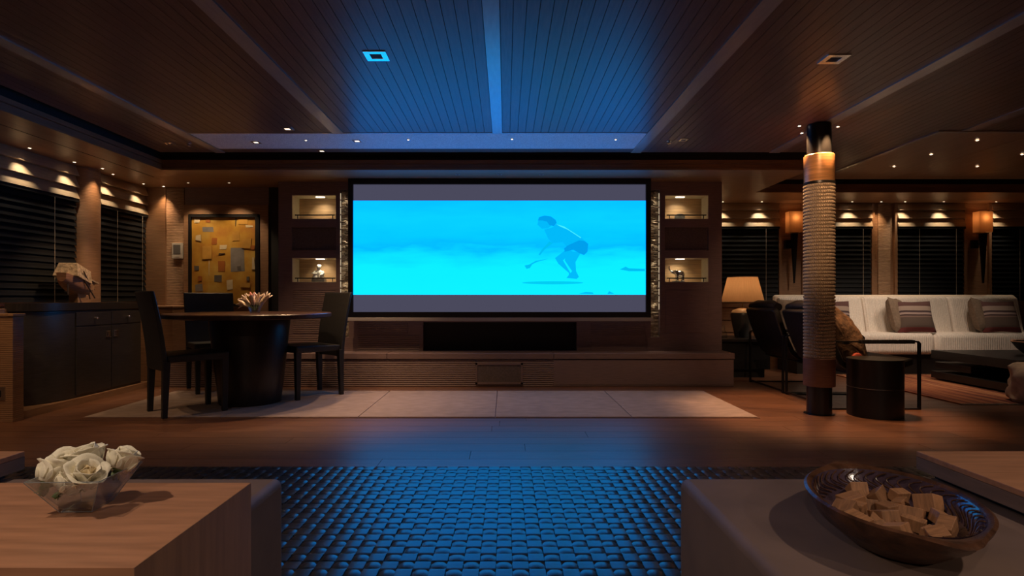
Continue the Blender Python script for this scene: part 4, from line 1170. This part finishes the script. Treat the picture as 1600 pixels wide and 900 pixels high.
# =================================================================== FOREGROUND OTTOMANS, TABLES
ot = box(-2.6, -.655, .72, 1.70, .02, .40).build('ottoman', 'ottoman', None, bevel=.022, seg=4, smooth=True)
tag(ot, 'brown leather ottoman behind the rose bowl table', 'ottoman')
ot = box(.512, 2.6, .72, 1.70, .02, .40).build('ottoman', 'ottoman', None, bevel=.022, seg=4, smooth=True)
tag(ot, 'brown leather ottoman carrying the carved oval bowl', 'ottoman')
wt = thing('waterfall_table', 'light oak waterfall tray table carrying the bowl of roses', 'table', (0, 0, 0))
box(-1.32, -.6341, .98, 1.43, .402, .47).build('top', 'oak', wt)
box(-.634, -.632, .98, 1.43, .02, .47).build('side_panel', 'oak_side', wt)
box(-.651, -.6345, .98, 1.43, .02, .4015).build('side_core', 'oak_side', wt)
for nm, x0, x1, lab in (('slab_table', -2.5, -1.44, 'low oak slab table at the picture edge beyond the rose bowl'), ('slab_table', 1.23, 2.5, 'thick oak slab table top beside the carved oval bowl')):
    t = thing('slab_table', lab, 'table', (0, 0, 0))
    box(x0, x1, .8, 1.725, .455, .47).build('top', 'oak', t, bevel=.0015)
    xe = (x0 + .0, x1 - .02) if x0 < 0 else (x0 + .02, x1)
    box(x0, x1, .8, 1.725, .418, .4545).build('edge', 'oak_edge', t)
    box(x0 + .03, x1 - .03, .83, 1.69, .4005, .418).build('recessed_base', 'black_panel', t)
# rose bowl
bc = (-.918, 1.262)   # centre of the rose bowl
rb = thing('glass_bowl', 'flared square glass bowl filled with cream roses', 'bowl', (bc[0], bc[1], .4705), math.radians(2))


def sq(h, z): return [(-h, -h, z), (h, -h, z), (h, h, z), (-h, h, z)]


MB().rings([sq(.030, 0), sq(.034, .002), sq(.076, .078), sq(.0735, .079), sq(.031, .008)]).build('bowl', 'glass', rb)
m = MB(); q = sq(.0752, .0788); m.tube(q + [q[0]], .0009, 6)
for k in range(4): m.tube([sq(.0335, .002)[k], sq(.0755, .078)[k]], .0008, 6)
q = sq(.032, .002); m.tube(q + [q[0]], .0009, 6)
m.build('edges', 'glass_edge', rb, smooth=True)
ROSES = [(-.060, -.034, .096, .045, -34, 22), (.016, -.034, .098, .045, 0, 36), (-.012, .022, .115, .046, -8, 10), (.056, .020, .108, .041, 28, 8), (-.064, .030, .100, .043, -34, -8),
         (.046, .056, .098, .036, 25, -25), (-.016, -.050, .076, .032, -15, 40)]
rn = ['cream rose overhanging the bowl rim at the left end', 'cream rose with its golden heart facing forward', 'largest cream rose at the top of the bowl', 'cream rose leaning over the side rim towards the mat',
      'cream rose at the rear left of the bowl', 'cream rose at the rear right of the bowl', 'small cream rosebud low between the front roses']
PET = {}
for kind, (L_, w_, cu) in {'outer': (1.20, .80, 1.05), 'mid': (1.05, .68, .50), 'inner': (.92, .46, -.25)}.items():
    v, f_ = petal_strip(L_, w_, cu, 8, .42)
    me = MB().add(v, f_).mesh('petal_' + kind); me.materials.append(M['petal_cream'] if kind != 'inner' else M['petal_heart'])
    for p in me.polygons: p.use_smooth = True
    PET[kind] = me
for i, (x, yy, z, r, tx_, ty_) in enumerate(ROSES):
    t = thing('rose', rn[i], 'rose', (bc[0] + x, bc[1] + yy, .470 + z - r * .75), 0, 'roses in the glass bowl')
    t.rotation_euler = (math.radians(ty_), math.radians(tx_), random.random() * 6)
    t.scale = (r, r, r)
    for kind, n_, rad in (('outer', 5, .30), ('mid', 5, .22), ('inner', 4, .20)):
        for k in range(n_):
            a_ = 2 * PI * (k + (.5 if kind == 'mid' else 0)) / n_
            o = bpy.data.objects.new('petal', PET[kind]); C.objects.link(o); o.parent = t
            o.location = (rad * math.cos(a_), rad * math.sin(a_), .02 if kind == 'outer' else .12); o.rotation_euler = (0, .12 if kind == 'outer' else 0, a_)
            o.scale = (1, random.uniform(.9, 1.1), random.uniform(.92, 1.05))
            solid(o, .03)
    MB().ell((0, 0, .48), (.17, .17, .40), None, 12, 8).build('heart', 'petal_heart', t, smooth=True)
    MB().ell((0, 0, .05), (.30, .30, .20), None, 12, 8).build('calyx', 'leaf_green', t, smooth=True)
    MB().tube([(0, 0, 0), (.03, .02, -.3), (-.03, .0, -.55)], [.09, .08, .07], 8).build('stem', 'leaf_green', t, smooth=True)
    for k in range(3):
        v, f_ = petal_strip(.55, .2, .9, 5)
        o = MB().add(v, f_).build('leaf', 'leaf_green', t, smooth=True, loc=(0, 0, -.05), rot=(PI * .93, 0, 2.1 * k)); solid(o, .02)
# carved bowl with wooden blocks
BC = (.845, 1.262); ang = math.radians(72)
cb = thing('carved_bowl', 'dark carved oval wooden bowl full of wood blocks', 'bowl', (BC[0], BC[1], .4005), ang)
A_, B_ = .235, .168


def oring(ka, kb, z, n=64, lip=0):
    o_ = []
    for k in range(n):
        a_ = 2 * PI * k / n
        e = lip * (max(0, math.cos(a_ - math.radians(14))) ** 24 + max(0, -math.cos(a_ - math.radians(14))) ** 24)
        o_.append(((A_ * ka + e) * math.cos(a_), (B_ * kb + e * .4) * math.sin(a_), z))
    return o_


MB().rings([oring(.50, .46, 0), oring(.58, .56, .006), oring(.84, .84, .045), oring(.97, .97, .08, lip=.03), oring(1.0, 1.0, .094, lip=.045), oring(.975, .965, .098, lip=.04), oring(.93, .91, .093, lip=.01), oring(.84, .82, .06), oring(.64, .62, .022), oring(.4, .4, .014)]).build('body', 'carved_wood', cb, smooth=True)
MB().rings([oring(.925, .905, .092), oring(.835, .815, .062), oring(.63, .61, .025), oring(.38, .38, .017)], True, False).build('glazed_lining', 'bowl_glaze', cb, smooth=True)
m = MB()                       # carved tendrils round the inside wall
for k in range(40):
    a0 = 2 * PI * k / 40; pts = []
    for q in range(8):
        u = q / 7; a_ = a0 + .16 * math.sin(u * 4.2); kk = .90 - .13 * u
        pts.append((A_ * kk * math.cos(a_), B_ * (kk - .02) * math.sin(a_), .088 - .036 * u + .002))
    m.tube(pts, .0018, 5)
m.build('carved_tendrils', 'carved_wood', cb, smooth=True, kind='stuff')
rr = random.Random(11)
spots = []
cs, sn = math.cos(ang), math.sin(ang)
tries = 0
while len(spots) < 24 and tries < 4000:
    tries += 1
    u, v_ = rr.uniform(-1, 1), rr.uniform(-1, 1)
    if u * u + v_ * v_ > 1: continue
    x, yy = u * A_ * .66, v_ * B_ * .60
    sz = rr.uniform(.017, .022)
    if all((x - q[0]) ** 2 + (yy - q[1]) ** 2 > (sz + q[2]) ** 2 * .86 for q in spots): spots.append((x, yy, sz))
for i, (x, yy, sz) in enumerate(spots):
    wx, wy = BC[0] + x * cs - yy * sn, BC[1] + x * sn + yy * cs
    d2 = (x / A_) ** 2 + (yy / B_) ** 2
    zb = .4005 + .022 + .055 * d2
    kind = i % 3
    if kind == 0: m = box(-sz, sz, -sz, sz, 0, sz * 1.8)
    elif kind == 1: m = MB().extrude([(-sz * 1.2, 0), (sz * 1.2, 0), (0, sz * 1.7)], 'y', -sz, sz)
    else: m = box(-sz * .7, sz * .7, -sz * 1.25, sz * 1.25, 0, sz * 1.5)
    o = m.build('wood_block', 'block_wood', None, bevel=.0015, loc=(wx, wy, zb + .004), rot=(rr.uniform(-.35, .35), rr.uniform(-.35, .35), rr.uniform(0, 3)))
    tag(o, ['pale wooden cube', 'pale wooden wedge', 'pale oblong wood block'][kind] + ' lying in the carved oval bowl', 'wood block', ['cubes', 'wedges', 'oblong blocks'][kind] + ' in the carved bowl')
